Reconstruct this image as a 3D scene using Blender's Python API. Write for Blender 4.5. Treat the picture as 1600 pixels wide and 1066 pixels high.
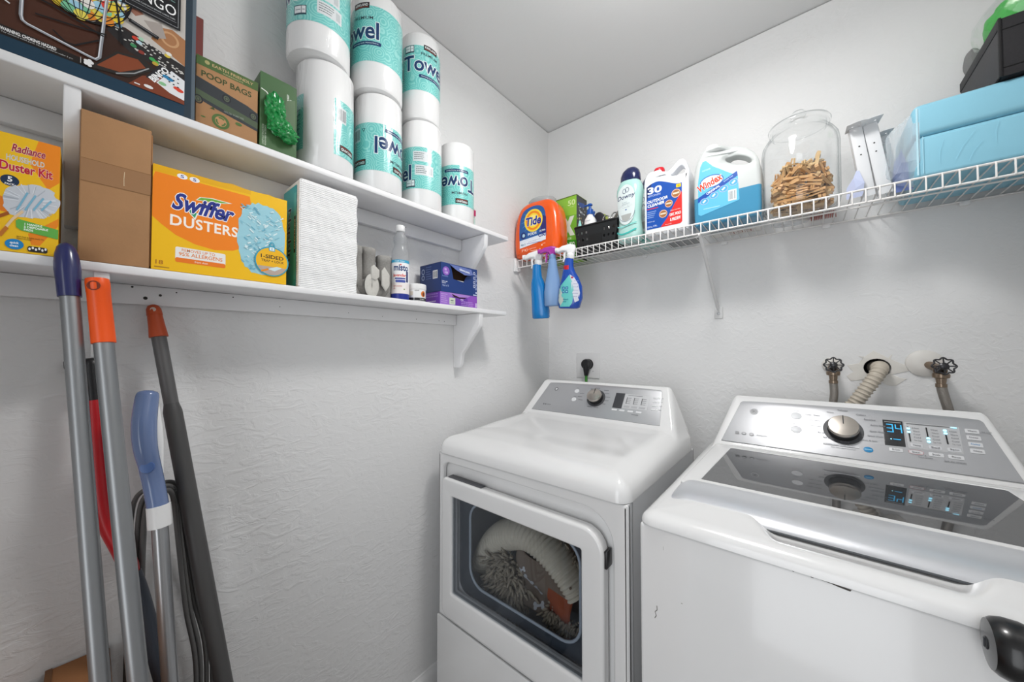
import bpy, bmesh, math, random
from math import sin, cos, pi, radians, sqrt, atan2
from mathutils import Vector, Matrix
random.seed(7)
S = bpy.context.scene
for o in list(bpy.data.objects): bpy.data.objects.remove(o)
COL = S.collection

# ------------------------------------------------------------------ camera
cam_d = bpy.data.cameras.new('camera'); cam = bpy.data.objects.new('camera', cam_d); COL.objects.link(cam)
cam_d.sensor_fit = 'HORIZONTAL'; cam_d.sensor_width = 36.0; cam_d.lens = 553.0/1600*36.0
cam_d.clip_start = 0.02
def cam_rot(yaw, pitch, roll):
    y, p, r = radians(yaw), radians(pitch), radians(roll)
    f = Vector((-sin(y)*cos(p), cos(y)*cos(p), sin(p))); rt = Vector((cos(y), sin(y), 0)); up = rt.cross(f)
    rt2 = rt*cos(r)+up*sin(r); up2 = up*cos(r)-rt*sin(r)
    m = Matrix((rt2, up2, -f)).transposed().to_4x4(); return m
cam.matrix_world = Matrix.Translation((1.073, -1.6, 1.30)) @ cam_rot(39.79, 1.228, -0.09)
S.camera = cam

# ------------------------------------------------------------------ world, lights, exposure
w = bpy.data.worlds.new('hallway_ambient'); S.world = w; w.use_nodes = True  # even ambient fill around the room, entering by the doorway
w.node_tree.nodes['Background'].inputs[0].default_value = (0.95, 0.98, 1.0, 1)
w.node_tree.nodes['Background'].inputs[1].default_value = 0.40
S.view_settings.view_transform = 'Standard'; S.view_settings.look = 'None'
S.view_settings.gamma = 1.0; S.view_settings.use_curve_mapping = False
S.view_settings.exposure = -0.03
def area(name, loc, size, power, rot, color=(1, 1, 1), sizey=None, shape='RECTANGLE'):
    l = bpy.data.lights.new(name, 'AREA'); l.energy = power; l.size = size; l.shape = shape
    if sizey: l.size_y = sizey
    l.color = color; o = bpy.data.objects.new(name, l); COL.objects.link(o)
    o.location = loc; o.rotation_euler = [radians(a) for a in rot]; return o
area('ceiling_lamp_light', (0.86, -0.80, 2.385), 0.26, 8.0, (0, 0, 0), (1.0, 0.99, 0.975), shape='DISK')
area('hallway_fill_light', (1.05, -2.75, 1.10), 0.9, 17.0, (90, 0, 0), (0.95, 0.975, 1.0), sizey=2.2)  # added fill from behind the camera, shining in through the doorway
_l = bpy.data.lights.new('ceiling_lamp_glow', 'POINT'); _l.energy = 5.6; _l.shadow_soft_size = .10; _l.color = (1.0, .99, .975)
_o = bpy.data.objects.new('ceiling_lamp_glow', _l); COL.objects.link(_o); _o.location = (.86, -.80, 2.27)
S.cycles.transparent_max_bounces = 24

# ------------------------------------------------------------------ materials
def lin(h):
    if not isinstance(h, str): return (h[0], h[1], h[2], 1)
    c = [int(h[i:i+2], 16)/255 for i in (0, 2, 4)]
    return tuple(x/12.92 if x <= .04045 else ((x+.055)/1.055)**2.4 for x in c)+(1,)
_m = {}
def mat(name, col, rough=.5, metal=0., coat=0., noise=0., nscale=60., bump=0., bscale=80., trans=0., ior=1.45, emit=None, alpha=1., spec=.5, detail=3.):
    if name in _m: return _m[name]
    m = bpy.data.materials.new(name); m.use_nodes = True; nt = m.node_tree; b = nt.nodes['Principled BSDF']
    c = lin(col); I = b.inputs
    I['Base Color'].default_value = c; I['Roughness'].default_value = rough; I['Metallic'].default_value = metal
    I['Coat Weight'].default_value = coat; I['Coat Roughness'].default_value = .08; I['Transmission Weight'].default_value = trans
    I['IOR'].default_value = ior; I['Alpha'].default_value = alpha; I['Specular IOR Level'].default_value = spec
    if emit: I['Emission Color'].default_value = lin(emit[0]); I['Emission Strength'].default_value = emit[1]
    if noise or bump:
        tc = nt.nodes.new('ShaderNodeTexCoord')
    if noise:
        n = nt.nodes.new('ShaderNodeTexNoise'); n.inputs['Scale'].default_value = nscale; n.inputs['Detail'].default_value = detail
        nt.links.new(tc.outputs['Object'], n.inputs['Vector'])
        mx = nt.nodes.new('ShaderNodeMixRGB'); mx.blend_type = 'MIX'
        mx.inputs[1].default_value = tuple(x*(1-noise) for x in c[:3])+(1,); mx.inputs[2].default_value = tuple(min(1, x*(1+noise)) for x in c[:3])+(1,)
        nt.links.new(n.outputs['Fac'], mx.inputs[0]); nt.links.new(mx.outputs[0], I['Base Color'])
    if bump:
        n = nt.nodes.new('ShaderNodeTexNoise'); n.inputs['Scale'].default_value = bscale; n.inputs['Detail'].default_value = detail
        nt.links.new(tc.outputs['Object'], n.inputs['Vector'])
        bp = nt.nodes.new('ShaderNodeBump'); bp.inputs['Strength'].default_value = bump; bp.inputs['Distance'].default_value = .002
        nt.links.new(n.outputs['Fac'], bp.inputs['Height']); nt.links.new(bp.outputs[0], I['Normal'])
    _m[name] = m; return m
def ink(col, rough=.45, spec=.4): return mat('ink_'+col+('' if rough == .45 else '_r%d' % int(rough*100)), col, rough, spec=spec)


def clear_glass(name, col, c0=(1, 1, 1, 1), rough=.02, f0=.04, f1=.75, pw=4., edge=None):
    m = bpy.data.materials.new(name); m.use_nodes = True; nt = m.node_tree; nt.nodes.clear(); N = nt.nodes.new; L = nt.links.new
    out = N('ShaderNodeOutputMaterial'); tr = N('ShaderNodeBsdfTransparent'); tr.inputs[0].default_value = col
    gl = N('ShaderNodeBsdfGlossy'); gl.inputs['Roughness'].default_value = rough; gl.inputs['Color'].default_value = c0
    lw = N('ShaderNodeLayerWeight'); lw.inputs[0].default_value = .5
    if edge:
        cr = N('ShaderNodeValToRGB'); cr.color_ramp.elements[0].position = .66; cr.color_ramp.elements[0].color = col; cr.color_ramp.elements[1].color = edge
        L(lw.outputs['Facing'], cr.inputs[0]); L(cr.outputs[0], tr.inputs[0])
    p = N('ShaderNodeMath'); p.operation = 'POWER'; p.inputs[1].default_value = pw; L(lw.outputs['Facing'], p.inputs[0])
    a = N('ShaderNodeMath'); a.operation = 'MULTIPLY_ADD'; a.inputs[1].default_value = f1; a.inputs[2].default_value = f0; L(p.outputs[0], a.inputs[0])
    mx = N('ShaderNodeMixShader'); L(a.outputs[0], mx.inputs[0]); L(tr.outputs[0], mx.inputs[1]); L(gl.outputs[0], mx.inputs[2]); L(mx.outputs[0], out.inputs[0])
    return m

def wall_mat(name, col, stretch, strength):
    m = bpy.data.materials.new(name); m.use_nodes = True; nt = m.node_tree; b = nt.nodes['Principled BSDF']
    b.inputs['Base Color'].default_value = lin(col); b.inputs['Roughness'].default_value = .62; b.inputs['Specular IOR Level'].default_value = .3
    tc = nt.nodes.new('ShaderNodeTexCoord')
    mp = nt.nodes.new('ShaderNodeMapping'); mp.inputs['Scale'].default_value = stretch; mp.inputs['Rotation'].default_value = (radians(24), 0, 0)
    nt.links.new(tc.outputs['Object'], mp.inputs['Vector'])
    n1 = nt.nodes.new('ShaderNodeTexNoise'); n1.inputs['Scale'].default_value = 34; n1.inputs['Detail'].default_value = 4; n1.inputs['Distortion'].default_value = 1.3
    nt.links.new(mp.outputs[0], n1.inputs['Vector'])
    r = nt.nodes.new('ShaderNodeValToRGB'); r.color_ramp.elements[0].position = .46; r.color_ramp.elements[1].position = .62
    nt.links.new(n1.outputs['Fac'], r.inputs[0])
    n2 = nt.nodes.new('ShaderNodeTexNoise'); n2.inputs['Scale'].default_value = 120; n2.inputs['Detail'].default_value = 2
    nt.links.new(tc.outputs['Object'], n2.inputs['Vector'])
    ad = nt.nodes.new('ShaderNodeMath'); ad.operation = 'MULTIPLY_ADD'; ad.inputs[1].default_value = .45
    nt.links.new(n2.outputs['Fac'], ad.inputs[0]); nt.links.new(r.outputs[0], ad.inputs[2])
    bp = nt.nodes.new('ShaderNodeBump'); bp.inputs['Strength'].default_value = strength; bp.inputs['Distance'].default_value = .0016
    n3 = nt.nodes.new('ShaderNodeTexNoise'); n3.inputs['Scale'].default_value = 2.6; n3.inputs['Detail'].default_value = 1
    r3 = nt.nodes.new('ShaderNodeMapRange'); r3.inputs['From Min'].default_value = .38; r3.inputs['From Max'].default_value = .62; r3.inputs['To Min'].default_value = .35; r3.inputs['To Max'].default_value = 1.1
    nt.links.new(tc.outputs['Object'], n3.inputs['Vector']); nt.links.new(n3.outputs['Fac'], r3.inputs['Value'])
    mm = nt.nodes.new('ShaderNodeMath'); mm.operation = 'MULTIPLY'; nt.links.new(ad.outputs[0], mm.inputs[0]); nt.links.new(r3.outputs[0], mm.inputs[1])
    nt.links.new(mm.outputs[0], bp.inputs['Height']); nt.links.new(bp.outputs[0], b.inputs['Normal'])
    return m
WALL = wall_mat('painted_plaster', 'E4E4E4', (1, 1, 1), .34)
WALL_L = wall_mat('trowelled_plaster', 'E4E4E4', (1, .6, 1.25), .45)
CEIL = mat('ceiling_paint', 'DEDEDE', .7, bump=.15, bscale=70)
TRIM = mat('white_trim_paint', 'E8E8E8', .42, bump=.08, bscale=40)
SHELFW = mat('shelf_white_paint', 'EAEAEB', .38, bump=.1, bscale=35)
APPL = mat('appliance_white_enamel', 'E4E4E4', .16, coat=.4)
APPLB = mat('appliance_white_side', 'DCDDDF', .3)
SILV = mat('brushed_silver_plastic', 'B4B5B8', .34, metal=.55, spec=.5)
SILVB = mat('lid_bar_silver', 'D2D4D8', .28, metal=.5)
CHROME = mat('chrome', 'B9B2AA', .22, metal=.9)
DARKM = mat('dark_metal', '4A4A4C', .35, metal=.9)
BLACKP = mat('black_plastic', '1A1A1C', .35)
BRASS = mat('aged_brass', '8C7C6C', .3, metal=.9)
WHITEP = mat('white_plastic', 'EDEDED', .3)
WIREW = mat('white_coated_wire', 'E6E4E2', .35)
KRAFT = mat('kraft_cardboard', 'A97F58', .8, noise=.12, nscale=25, bump=.2, bscale=90)
KRAFTD = mat('brown_cardboard', '8F5F38', .85, noise=.12, nscale=18, bump=.25, bscale=60)

# ------------------------------------------------------------------ helpers
def setp(o, label=None, cat=None, group=None, kind=None):
    if label: o['label'] = label
    if cat: o['category'] = cat
    if group: o['group'] = group
    if kind: o['kind'] = kind
    return o
def thing(name, label, cat, loc=(0, 0, 0), rz=0, group=None, rot=None):
    o = bpy.data.objects.new(name, None); COL.objects.link(o); o.location = loc; o.empty_display_size = .05
    o.rotation_euler = rot if rot else (0, 0, radians(rz)); return setp(o, label, cat, group)
def link(name, me, parent=None, mats=None, smooth=False):
    if mats is not None:
        for m in (mats if isinstance(mats, (list, tuple)) else [mats]): me.materials.append(m)
    if smooth:
        for p in me.polygons: p.use_smooth = True
    o = bpy.data.objects.new(name, me); COL.objects.link(o)
    if parent: o.parent = parent
    return o
def mesh(name, V, F, m=None, parent=None, smooth=False, fm=None):
    me = bpy.data.meshes.new(name); me.from_pydata([tuple(v) for v in V], [], F)
    o = link(name, me, parent, m, smooth)
    if fm:
        for p, i in zip(me.polygons, fm): p.material_index = i
    bm = bmesh.new(); bm.from_mesh(me); bmesh.ops.recalc_face_normals(bm, faces=bm.faces); bm.to_mesh(me); bm.free()
    return o
def autosmooth(o, ang=35):
    me = o.data
    for p in me.polygons: p.use_smooth = True
    bm = bmesh.new(); bm.from_mesh(me)
    for e in bm.edges:
        if len(e.link_faces) == 2 and e.calc_face_angle(0) > radians(ang): e.smooth = False
    bm.to_mesh(me); bm.free(); return o
def box(name, x0, x1, y0, y1, z0, z1, m, parent=None, bev=0., seg=2):
    bm = bmesh.new()
    bmesh.ops.create_cube(bm, size=1, matrix=Matrix.Translation(((x0+x1)/2, (y0+y1)/2, (z0+z1)/2)) @ Matrix.Diagonal((x1-x0, y1-y0, z1-z0, 1)))
    if bev: bmesh.ops.bevel(bm, geom=list(bm.edges), offset=bev, segments=seg, profile=.5, affect='EDGES')
    me = bpy.data.meshes.new(name); bm.to_mesh(me); bm.free()
    o = link(name, me, parent, m); 
    if bev: autosmooth(o, 50)
    return o
def joinparts(name, objs, parent=None):
    """merge freshly built meshes (same frame) into one mesh object, keeping materials"""
    bm = bmesh.new(); mats = []
    for o in objs:
        idx = []
        for m in o.data.materials:
            if m not in mats: mats.append(m)
            idx.append(mats.index(m))
        n0 = len(bm.faces); bm.from_mesh(o.data); bm.faces.ensure_lookup_table()
        for f in bm.faces[n0:]: f.material_index = idx[f.material_index] if idx else 0
    me = bpy.data.meshes.new(name); bm.to_mesh(me); bm.free()
    for o in objs:
        d = o.data; bpy.data.objects.remove(o); bpy.data.meshes.remove(d)
    for m in mats: me.materials.append(m)
    o = bpy.data.objects.new(name, me); COL.objects.link(o)
    if parent: o.parent = parent
    return o
def lathe(name, prof, m, parent=None, seg=32, c=(0, 0, 0), sx=1., sy=1., smooth=40, rot=None, fm=None, caps=True):
    V = []; F = []; n = len(prof); FM = []
    for i in range(seg):
        a = 2*pi*i/seg
        for r, z in prof: V.append(Vector((r*cos(a)*sx, r*sin(a)*sy, z)))
    if rot: V = [rot @ v for v in V]
    V = [v+Vector(c) for v in V]
    for i in range(seg):
        j = (i+1) % seg
        for k in range(n-1):
            a, b, cc, d = i*n+k, j*n+k, j*n+k+1, i*n+k+1
            F.append((a, b, cc, d))
            if fm: FM.append(fm[k])
    if caps and prof[0][0] > 1e-6:
        F.append(tuple(i*n for i in range(seg))[::-1]); FM.append(fm[0] if fm else 0)
    if caps and prof[-1][0] > 1e-6:
        F.append(tuple(i*n+n-1 for i in range(seg))); FM.append(fm[-1] if fm else 0)
    me = bpy.data.meshes.new(name); me.from_pydata(V, [], F)
    if fm:
        for p, i in zip(me.polygons, FM): p.material_index = i
    bm = bmesh.new(); bm.from_mesh(me); bmesh.ops.remove_doubles(bm, verts=bm.verts, dist=1e-6)
    bmesh.ops.recalc_face_normals(bm, faces=bm.faces); bm.to_mesh(me); bm.free()
    o = link(name, me, parent, m)
    if smooth: autosmooth(o, smooth)
    return o
def catmull(P, n=6, closed=False):
    P = [Vector(p) for p in P]; N = len(P); out = []
    rng = range(N) if closed else range(N-1)
    for i in rng:
        if closed: p0, p1, p2, p3 = P[i-1], P[i], P[(i+1) % N], P[(i+2) % N]
        else: p0, p1, p2, p3 = P[max(i-1, 0)], P[i], P[i+1], P[min(i+2, N-1)]
        for k in range(n):
            t = k/n
            out.append(.5*((2*p1)+(-p0+p2)*t+(2*p0-5*p1+4*p2-p3)*t*t+(-p0+3*p1-3*p2+p3)*t**3))
    if not closed: out.append(P[-1])
    return out
def tube(name, pts, r, m, parent=None, seg=10, closed=False, caps=True, smooth=True, ry=None):
    pts = [Vector(p) for p in pts]; N = len(pts); V = []; F = []
    R = r if isinstance(r, (list, tuple)) else [r]*N
    t0 = (pts[1]-pts[0]).normalized(); up = Vector((0, 0, 1)) if abs(t0.z) < .9 else Vector((1, 0, 0))
    nrm = t0.cross(up).normalized()
    for i in range(N):
        if closed: t = (pts[(i+1) % N]-pts[i-1]).normalized()
        else: t = (pts[min(i+1, N-1)]-pts[max(i-1, 0)]).normalized()
        nrm = (nrm-t*nrm.dot(t)).normalized(); b = t.cross(nrm)
        for k in range(seg):
            a = 2*pi*k/seg; V.append(pts[i]+nrm*cos(a)*R[i]+b*sin(a)*(R[i] if ry is None else ry*R[i]))
    M = N if closed else N-1
    for i in range(M):
        j = (i+1) % N
        for k in range(seg): F.append((i*seg+k, i*seg+(k+1) % seg, j*seg+(k+1) % seg, j*seg+k))
    if caps and not closed: F += [tuple(range(seg))[::-1], tuple((N-1)*seg+k for k in range(seg))]
    me = bpy.data.meshes.new(name); me.from_pydata(V, [], F); o = link(name, me, parent, m)
    return autosmooth(o, 50) if smooth else o
def rrect(x0, y0, x1, y1, r, n=5):
    if not isinstance(r, (list, tuple)): r = [r]*4     # bl, br, tr, tl
    P = []
    for (cx, cy, a0, rr) in ((x0+r[0], y0+r[0], 180, r[0]), (x1-r[1], y0+r[1], 270, r[1]), (x1-r[2], y1-r[2], 0, r[2]), (x0+r[3], y1-r[3], 90, r[3])):
        for k in range(n+1):
            a = radians(a0+90*k/n); P.append((cx+rr*cos(a), cy+rr*sin(a)))
    return P
def ell(cx, cy, rx, ry, n=28): return [(cx+rx*cos(2*pi*k/n), cy+ry*sin(2*pi*k/n)) for k in range(n)]
def plate_me(loops, thick, bev=0., bres=2):
    """flat plate in XY centred on z=0, first loop outer, others holes"""
    cu = bpy.data.curves.new('tmp', 'CURVE'); cu.dimensions = '2D'; cu.fill_mode = 'BOTH'
    cu.extrude = max(thick/2-bev, 1e-5); cu.bevel_depth = bev; cu.bevel_resolution = bres; cu.offset = -bev
    for L in loops:
        s = cu.splines.new('POLY'); s.points.add(len(L)-1); s.use_cyclic_u = True
        for p, q in zip(s.points, L): p.co = (q[0], q[1], 0, 1)
    o = bpy.data.objects.new('tmp', cu); me = bpy.data.meshes.new_from_object(o)
    bpy.data.objects.remove(o); bpy.data.curves.remove(cu)
    bm = bmesh.new(); bm.from_mesh(me); bmesh.ops.remove_doubles(bm, verts=bm.verts, dist=1e-6); bm.to_mesh(me); bm.free()
    return me
FACE = lambda x, y, z: (x, -z, y)            # plate upright, its front facing -y
SIDE = lambda x, y, z: (-z, -x, y)           # seen from -x, u runs to -y
TOP = lambda x, y, z: (x, y, z)
XPROF = lambda x, y, z: (z, x, y)            # profile (y,z) extruded along x
def plate(name, loops, thick, m, parent=None, bev=0., bres=2, f=FACE, off=(0, 0, 0), ang=35):
    me = plate_me(loops, thick, bev, bres)
    for v in me.vertices:
        x, y, z = f(*v.co); v.co = (x+off[0], y+off[1], z+off[2])
    bm = bmesh.new(); bm.from_mesh(me); bmesh.ops.recalc_face_normals(bm, faces=bm.faces); bm.to_mesh(me); bm.free()
    o = link(name, me, parent, m); return autosmooth(o, ang)
_t = {}
def text_geo(s, bold=.02, shear=0., sp=1.):
    k = (s, bold, shear, sp)
    if k in _t: return _t[k]
    cu = bpy.data.curves.new('txt', 'FONT'); cu.body = s; cu.offset = bold; cu.shear = shear; cu.space_character = sp
    cu.resolution_u = 3; cu.fill_mode = 'FRONT'
    o = bpy.data.objects.new('txt', cu); me = bpy.data.meshes.new_from_object(o)
    V = [(v.co.x, v.co.y) for v in me.vertices]; F = [tuple(p.vertices) for p in me.polygons]
    bpy.data.objects.remove(o); bpy.data.curves.remove(cu); bpy.data.meshes.remove(me)
    _t[k] = (V, F); return _t[k]
class Print:
    """flat print on packaging: 2D shapes in layers, laid onto a surface by fn(u, v, w)"""
    def __init__(s, fn, step=0., rough=.45, dw=.000013, w0=.00018):
        s.fn = fn; s.step = step; s.V = []; s.F = []; s.M = []; s.mats = []; s.w = w0; s.dw = dw; s.rough = rough
    def mi(s, col):
        m = col if not isinstance(col, str) else ink(col, s.rough)
        if m not in s.mats: s.mats.append(m)
        return s.mats.index(m)
    def add(s, V, F, col):
        n = len(s.V); s.V += [(a, b, s.w) for a, b in V]; s.F += [tuple(i+n for i in f) for f in F]; s.M += [s.mi(col)]*len(F); s.w += s.dw; return s
    def poly(s, P, col): return s.add(P, [tuple(range(len(P)))], col)
    def rect(s, x0, y0, x1, y1, col, r=0.):
        return s.poly(rrect(x0, y0, x1, y1, r, 4) if r else [(x0, y0), (x1, y0), (x1, y1), (x0, y1)], col)
    def ell(s, cx, cy, rx, ry, col, n=28): return s.poly(ell(cx, cy, rx, ry, n), col)
    def ring(s, cx, cy, rx, ry, t, col, n=28, a0=0, a1=360):
        V = []; F = []
        for k in range(n+1):
            a = radians(a0+(a1-a0)*k/n); V += [(cx+rx*cos(a), cy+ry*sin(a)), (cx+(rx-t)*cos(a), cy+(ry-t)*sin(a))]
        for k in range(n): F.append((2*k, 2*k+2, 2*k+3, 2*k+1))
        return s.add(V, F, col)
    def line(s, pts, t, col):
        V = []; F = []; P = [Vector(p) for p in pts]
        for i, p in enumerate(P):
            d = (P[min(i+1, len(P)-1)]-P[max(i-1, 0)]).normalized(); n = Vector((-d.y, d.x))*t/2
            V += [tuple(p+n), tuple(p-n)]
        for i in range(len(P)-1): F.append((2*i, 2*i+1, 2*i+3, 2*i+2))
        return s.add(V, F, col)
    def text(s, t, cx, cy, wd, ht, col, bold=.02, shear=0., rot=0, sp=1., arc=0., halo=None, hb=.06):
        bold = bold or 0.
        bold *= .45; hb *= .62
        for (c, bo) in (([(halo, bold+hb)] if halo else [])+[(col, bold)]):
            V0, F0 = text_geo(t, bold, shear, sp); V, F = text_geo(t, bo, shear, sp)
            if not V0: return s
            xs = [p[0] for p in V0]; ys = [p[1] for p in V0]; mx = (min(xs)+max(xs))/2; my = (min(ys)+max(ys))/2
            kx = wd/(max(xs)-min(xs)); ky = ht/(max(ys)-min(ys)); ca, sa = cos(radians(rot)), sin(radians(rot)); Q = []
            for (x, y) in V:
                x = (x-mx)*kx; y = (y-my)*ky+arc*(1-(2*x/wd)**2)
                Q.append((cx+x*ca-y*sa, cy+x*sa+y*ca))
            s.add(Q, F, c)
        return s
    def lines(s, x0, y0, x1, n, dy, t, col, seed=1, gap=.3):
        r = random.Random(seed); V = []; F = []
        for k in range(n):
            x = x0; y = y0-dy*k; e = x1-(x1-x0)*gap*r.random()
            while x < e:
                L = (x1-x0)*r.uniform(.05, .16); b = min(x+L, e); i = len(V)
                V += [(x, y), (b, y), (b, y+t), (x, y+t)]; F.append((i, i+1, i+2, i+3)); x = b+(x1-x0)*.018
        return s.add(V, F, col)
    def bars(s, x0, y0, x1, y1, n=14, col='20242A', bg='F2F2F2', seed=3):
        s.rect(x0, y0, x1, y1, bg); r = random.Random(seed); V = []; F = []; d = (x1-x0)*.86/n
        for k in range(n):
            a = x0+(x1-x0)*.07+k*d; b = a+d*r.uniform(.25, .8); i = len(V); h = (y1-y0)*.12
            V += [(a, y0+h), (b, y0+h), (b, y1-h), (a, y1-h)]; F.append((i, i+1, i+2, i+3))
        return s.add(V, F, col)
    def build(s, name='printed_artwork', parent=None):
        me = bpy.data.meshes.new(name); me.from_pydata(s.V, [], s.F)
        for p, i in zip(me.polygons, s.M): p.material_index = i
        for m in s.mats: me.materials.append(m)
        if s.step:
            bm = bmesh.new(); bm.from_mesh(me); us = [v.co.x for v in bm.verts]; x = math.floor(min(us)/s.step)*s.step
            bmesh.ops.triangulate(bm, faces=bm.faces)
            while x < max(us):
                bmesh.ops.bisect_plane(bm, geom=bm.verts[:]+bm.edges[:]+bm.faces[:], plane_co=(x, 0, 0), plane_no=(1, 0, 0), dist=1e-6); x += s.step
            bm.to_mesh(me); bm.free()
        for v in me.vertices: v.co = s.fn(*v.co)
        o = bpy.data.objects.new(name, me); COL.objects.link(o)
        if parent: o.parent = parent
        return o
def front(x0=0., z0=0., y0=0.): return lambda u, v, w: (x0+u, y0-w, z0+v)
def lside(y1, z0=0., x0=0.): return lambda u, v, w: (x0-w, y1-u, z0+v)      # seen from -x
def rside(y0, z0=0., x0=0.): return lambda u, v, w: (x0+w, y0+u, z0+v)      # seen from +x
def cylmap(r, th0=0., z0=0., c=(0, 0)):
    return lambda u, v, w: (c[0]+(r+w)*cos(th0+u/r), c[1]+(r+w)*sin(th0+u/r), z0+v)
def dup(o, parent=None, **k):
    c = o.copy(); COL.objects.link(c)
    if parent: c.parent = parent
    for ch in list(o.children): dup(ch, c)
    for a, v in k.items():
        if a in ('label', 'group'): c[a] = v
        else: setattr(c, a, v)
    return c
def loft(name, secs, m, parent=None, seg=32, smooth=60, fm=None):
    """secs: (z, cx, cy, rx, ry, exponent) superellipse rings"""
    V = []; F = []; FM = []
    for (z, cx, cy, rx, ry, e) in secs:
        for k in range(seg):
            a = 2*pi*k/seg; c, s_ = cos(a), sin(a)
            V.append((cx+rx*math.copysign(abs(c)**(2/e), c), cy+ry*math.copysign(abs(s_)**(2/e), s_), z))
    for i in range(len(secs)-1):
        for k in range(seg):
            F.append((i*seg+k, i*seg+(k+1) % seg, (i+1)*seg+(k+1) % seg, (i+1)*seg+k)); FM.append(fm[i] if fm else 0)
    F += [tuple(range(seg))[::-1], tuple((len(secs)-1)*seg+k for k in range(seg))]; FM += [fm[0] if fm else 0, fm[-1] if fm else 0]
    me = bpy.data.meshes.new(name); me.from_pydata(V, [], F)
    for p, i in zip(me.polygons, FM): p.material_index = i
    o = link(name, me, parent, m); return autosmooth(o, smooth)
def struct(o): o['kind'] = 'structure'; return o

# ================================================================== SETTING
CZ = 2.484; RX = 1.62; FY = -1.95
struct(box('wall_left', -.12, 0, FY, .12, 0, CZ-.003, WALL_L))
struct(plate('wall_back', [[(-.0, 0), (RX, 0), (RX, CZ-.003), (-.0, CZ-.003)], ell(1.243, 1.237, .031, .029, 24)], .1, WALL, off=(0, .05, 0)))
struct(box('wall_right', RX, RX+.1, FY, .1, 0, CZ, WALL))
struct(box('ceiling', -.12, RX+.1, FY-1.6, .12, CZ, CZ+.08, CEIL))
struct(box('floor', -.12, RX+.1, FY-1.6, .12, -.05, 0, mat('grey_floor_tile', '8E8A86', .4, noise=.1, nscale=6)))
struct(plate('wall_front', [[(-.0, 0), (.42, 0), (.42, 2.04), (1.36, 2.04), (1.36, 0), (RX, 0), (RX, CZ-.003), (-.0, CZ-.003)]], .1, WALL, off=(0, FY-.05, 0)))
def bbprof(x): return [(0, 0), (x, 0), (x, .112), (x*.75, .128), (x*.35, .135), (x*.3, .14), (0, .142)]
struct(plate('baseboard_left', [bbprof(.014)], -FY, TRIM, f=lambda x, y, z: (x, z, y), off=(0, FY/2, 0)))
struct(plate('baseboard_back', [bbprof(.014)], RX, TRIM, f=lambda x, y, z: (z, -x, y), off=(RX/2, 0, 0)))
struct(box('hole_backing', 1.2, 1.29, .1, .12, 1.19, 1.28, mat('hole_shade_dark', '15130F', .8)))  # unseen box behind the hose hole, coloured as the shade inside it
# door (open against the washer side, out of frame) with the knob that shows
door = struct(box('door_1', 1.335, 1.372, -1.78, -.885, .01, 2.03, TRIM, bev=.002))
knob_rot = Matrix.Rotation(radians(-90), 3, 'Y')
kb = lathe('door_knob', [(0, .0), (.0135, .0), (.0265, .0015), (.0300, .006), (.0325, .014), (.0325, .026), (.0295, .037), (.0215, .046), (.0135, .052), (.0125, .099), (.030, .102), (.032, .109), (.0, .110)],
    mat('black_knob_lacquer', '0E0E10', .30, coat=.25), door, seg=48, rot=Matrix.Rotation(radians(90), 3, 'Y').to_3x3(), c=(1.231, -.913, .951))
lk = lathe('knob_lock', [(0.0, -.0004), (.0062, -.0004), (.007, .0004), (.007, .004)], mat('black_lock', '26282B', .4), kb, seg=28, rot=Matrix.Rotation(radians(90), 3, 'Y').to_3x3(), c=(1.2302, -.913, .951))
kk = box('lock_button', 1.2286, 1.2302, -.9142, -.9118, .9462, .9558, mat('lock_button_grey', '3A3C40', .35), kb)

# ceiling lamp (above the frame)
lamp = thing('ceiling_lamp', 'round white flush ceiling lamp above the appliances', 'lamp', (.86, -.80, CZ))
lathe('lamp_base', [(0, 0), (.15, 0), (.155, -.02), (.15, -.032), (0, -.032)], WHITEP, lamp)
lathe('lamp_shade', [(.148, -.033), (.142, -.05), (.11, -.07), (.06, -.082), (0, -.086)], mat('lit_lamp_glass', 'FFFFFF', .4, emit=('FFF6EA', 3.0)), lamp)

# ================================================================== LEFT WALL SHELVES
def bracket(y, zt, parent, h=.206, d=.146):
    P = [(0.0, 0), (d, 0), (d-.002, -.042), (d-.014, -.060), (.070, -.128), (.048, -.150), (.040, -.190), (.036, h*-1+.008), (.030, -h), (0, -h)]
    return plate('bracket', [P], .019, SHELFW, parent, bev=.0022, f=lambda a, b, c: (a, c, b), off=(0, y, zt))
def wall_shelf(z0, z1, yend, ybr, label, ycleat, holes, ch):
    t = thing('wall_shelf', label, 'shelf', (0, 0, 0))
    box('shelf_board', 0.001, .151, FY+.004, yend, z0, z1, SHELFW, t, bev=.0025)
    c = box('cleat', .0005, .019, FY+.004, ycleat, z0-ch, z0-.0005, SHELFW, t, bev=.001)
    hv = []
    for (y, z, r) in holes:
        lathe('screw_hole', [(0, 0), (r, 0), (r, .0006), (0, .0006)], mat('screw_hole_dark', '2B2622', .7), c, seg=10, rot=Matrix.Rotation(radians(90), 3, 'Y').to_3x3(), c=(.0189, y, z))
    for y in ybr: bracket(y, z0-.0005, t)
    return t
wall_shelf(1.735, 1.752, -.515, (-.637, -1.622), 'upper white wooden wall shelf carrying the paper towel rolls', -.648, [(-.91, 1.712, .0028), (-.905, 1.718, .0012)], .044)
wall_shelf(1.432, 1.448, -.528, (-.664, -1.586), 'lower white wooden wall shelf carrying the boxes of dusters and napkins', -.675,
    [(-1.543, 1.427, .002), (-1.524, 1.406, .0034), (-1.502, 1.414, .0026), (-1.477, 1.423, .0014), (-1.378, 1.424, .0014), (-1.28, 1.41, .001), (-1.1, 1.408, .001), (-.99, 1.405, .001), (-.86, 1.404, .0013), (-.76, 1.404, .0013), (-.735, 1.403, .0013)], .04)

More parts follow.
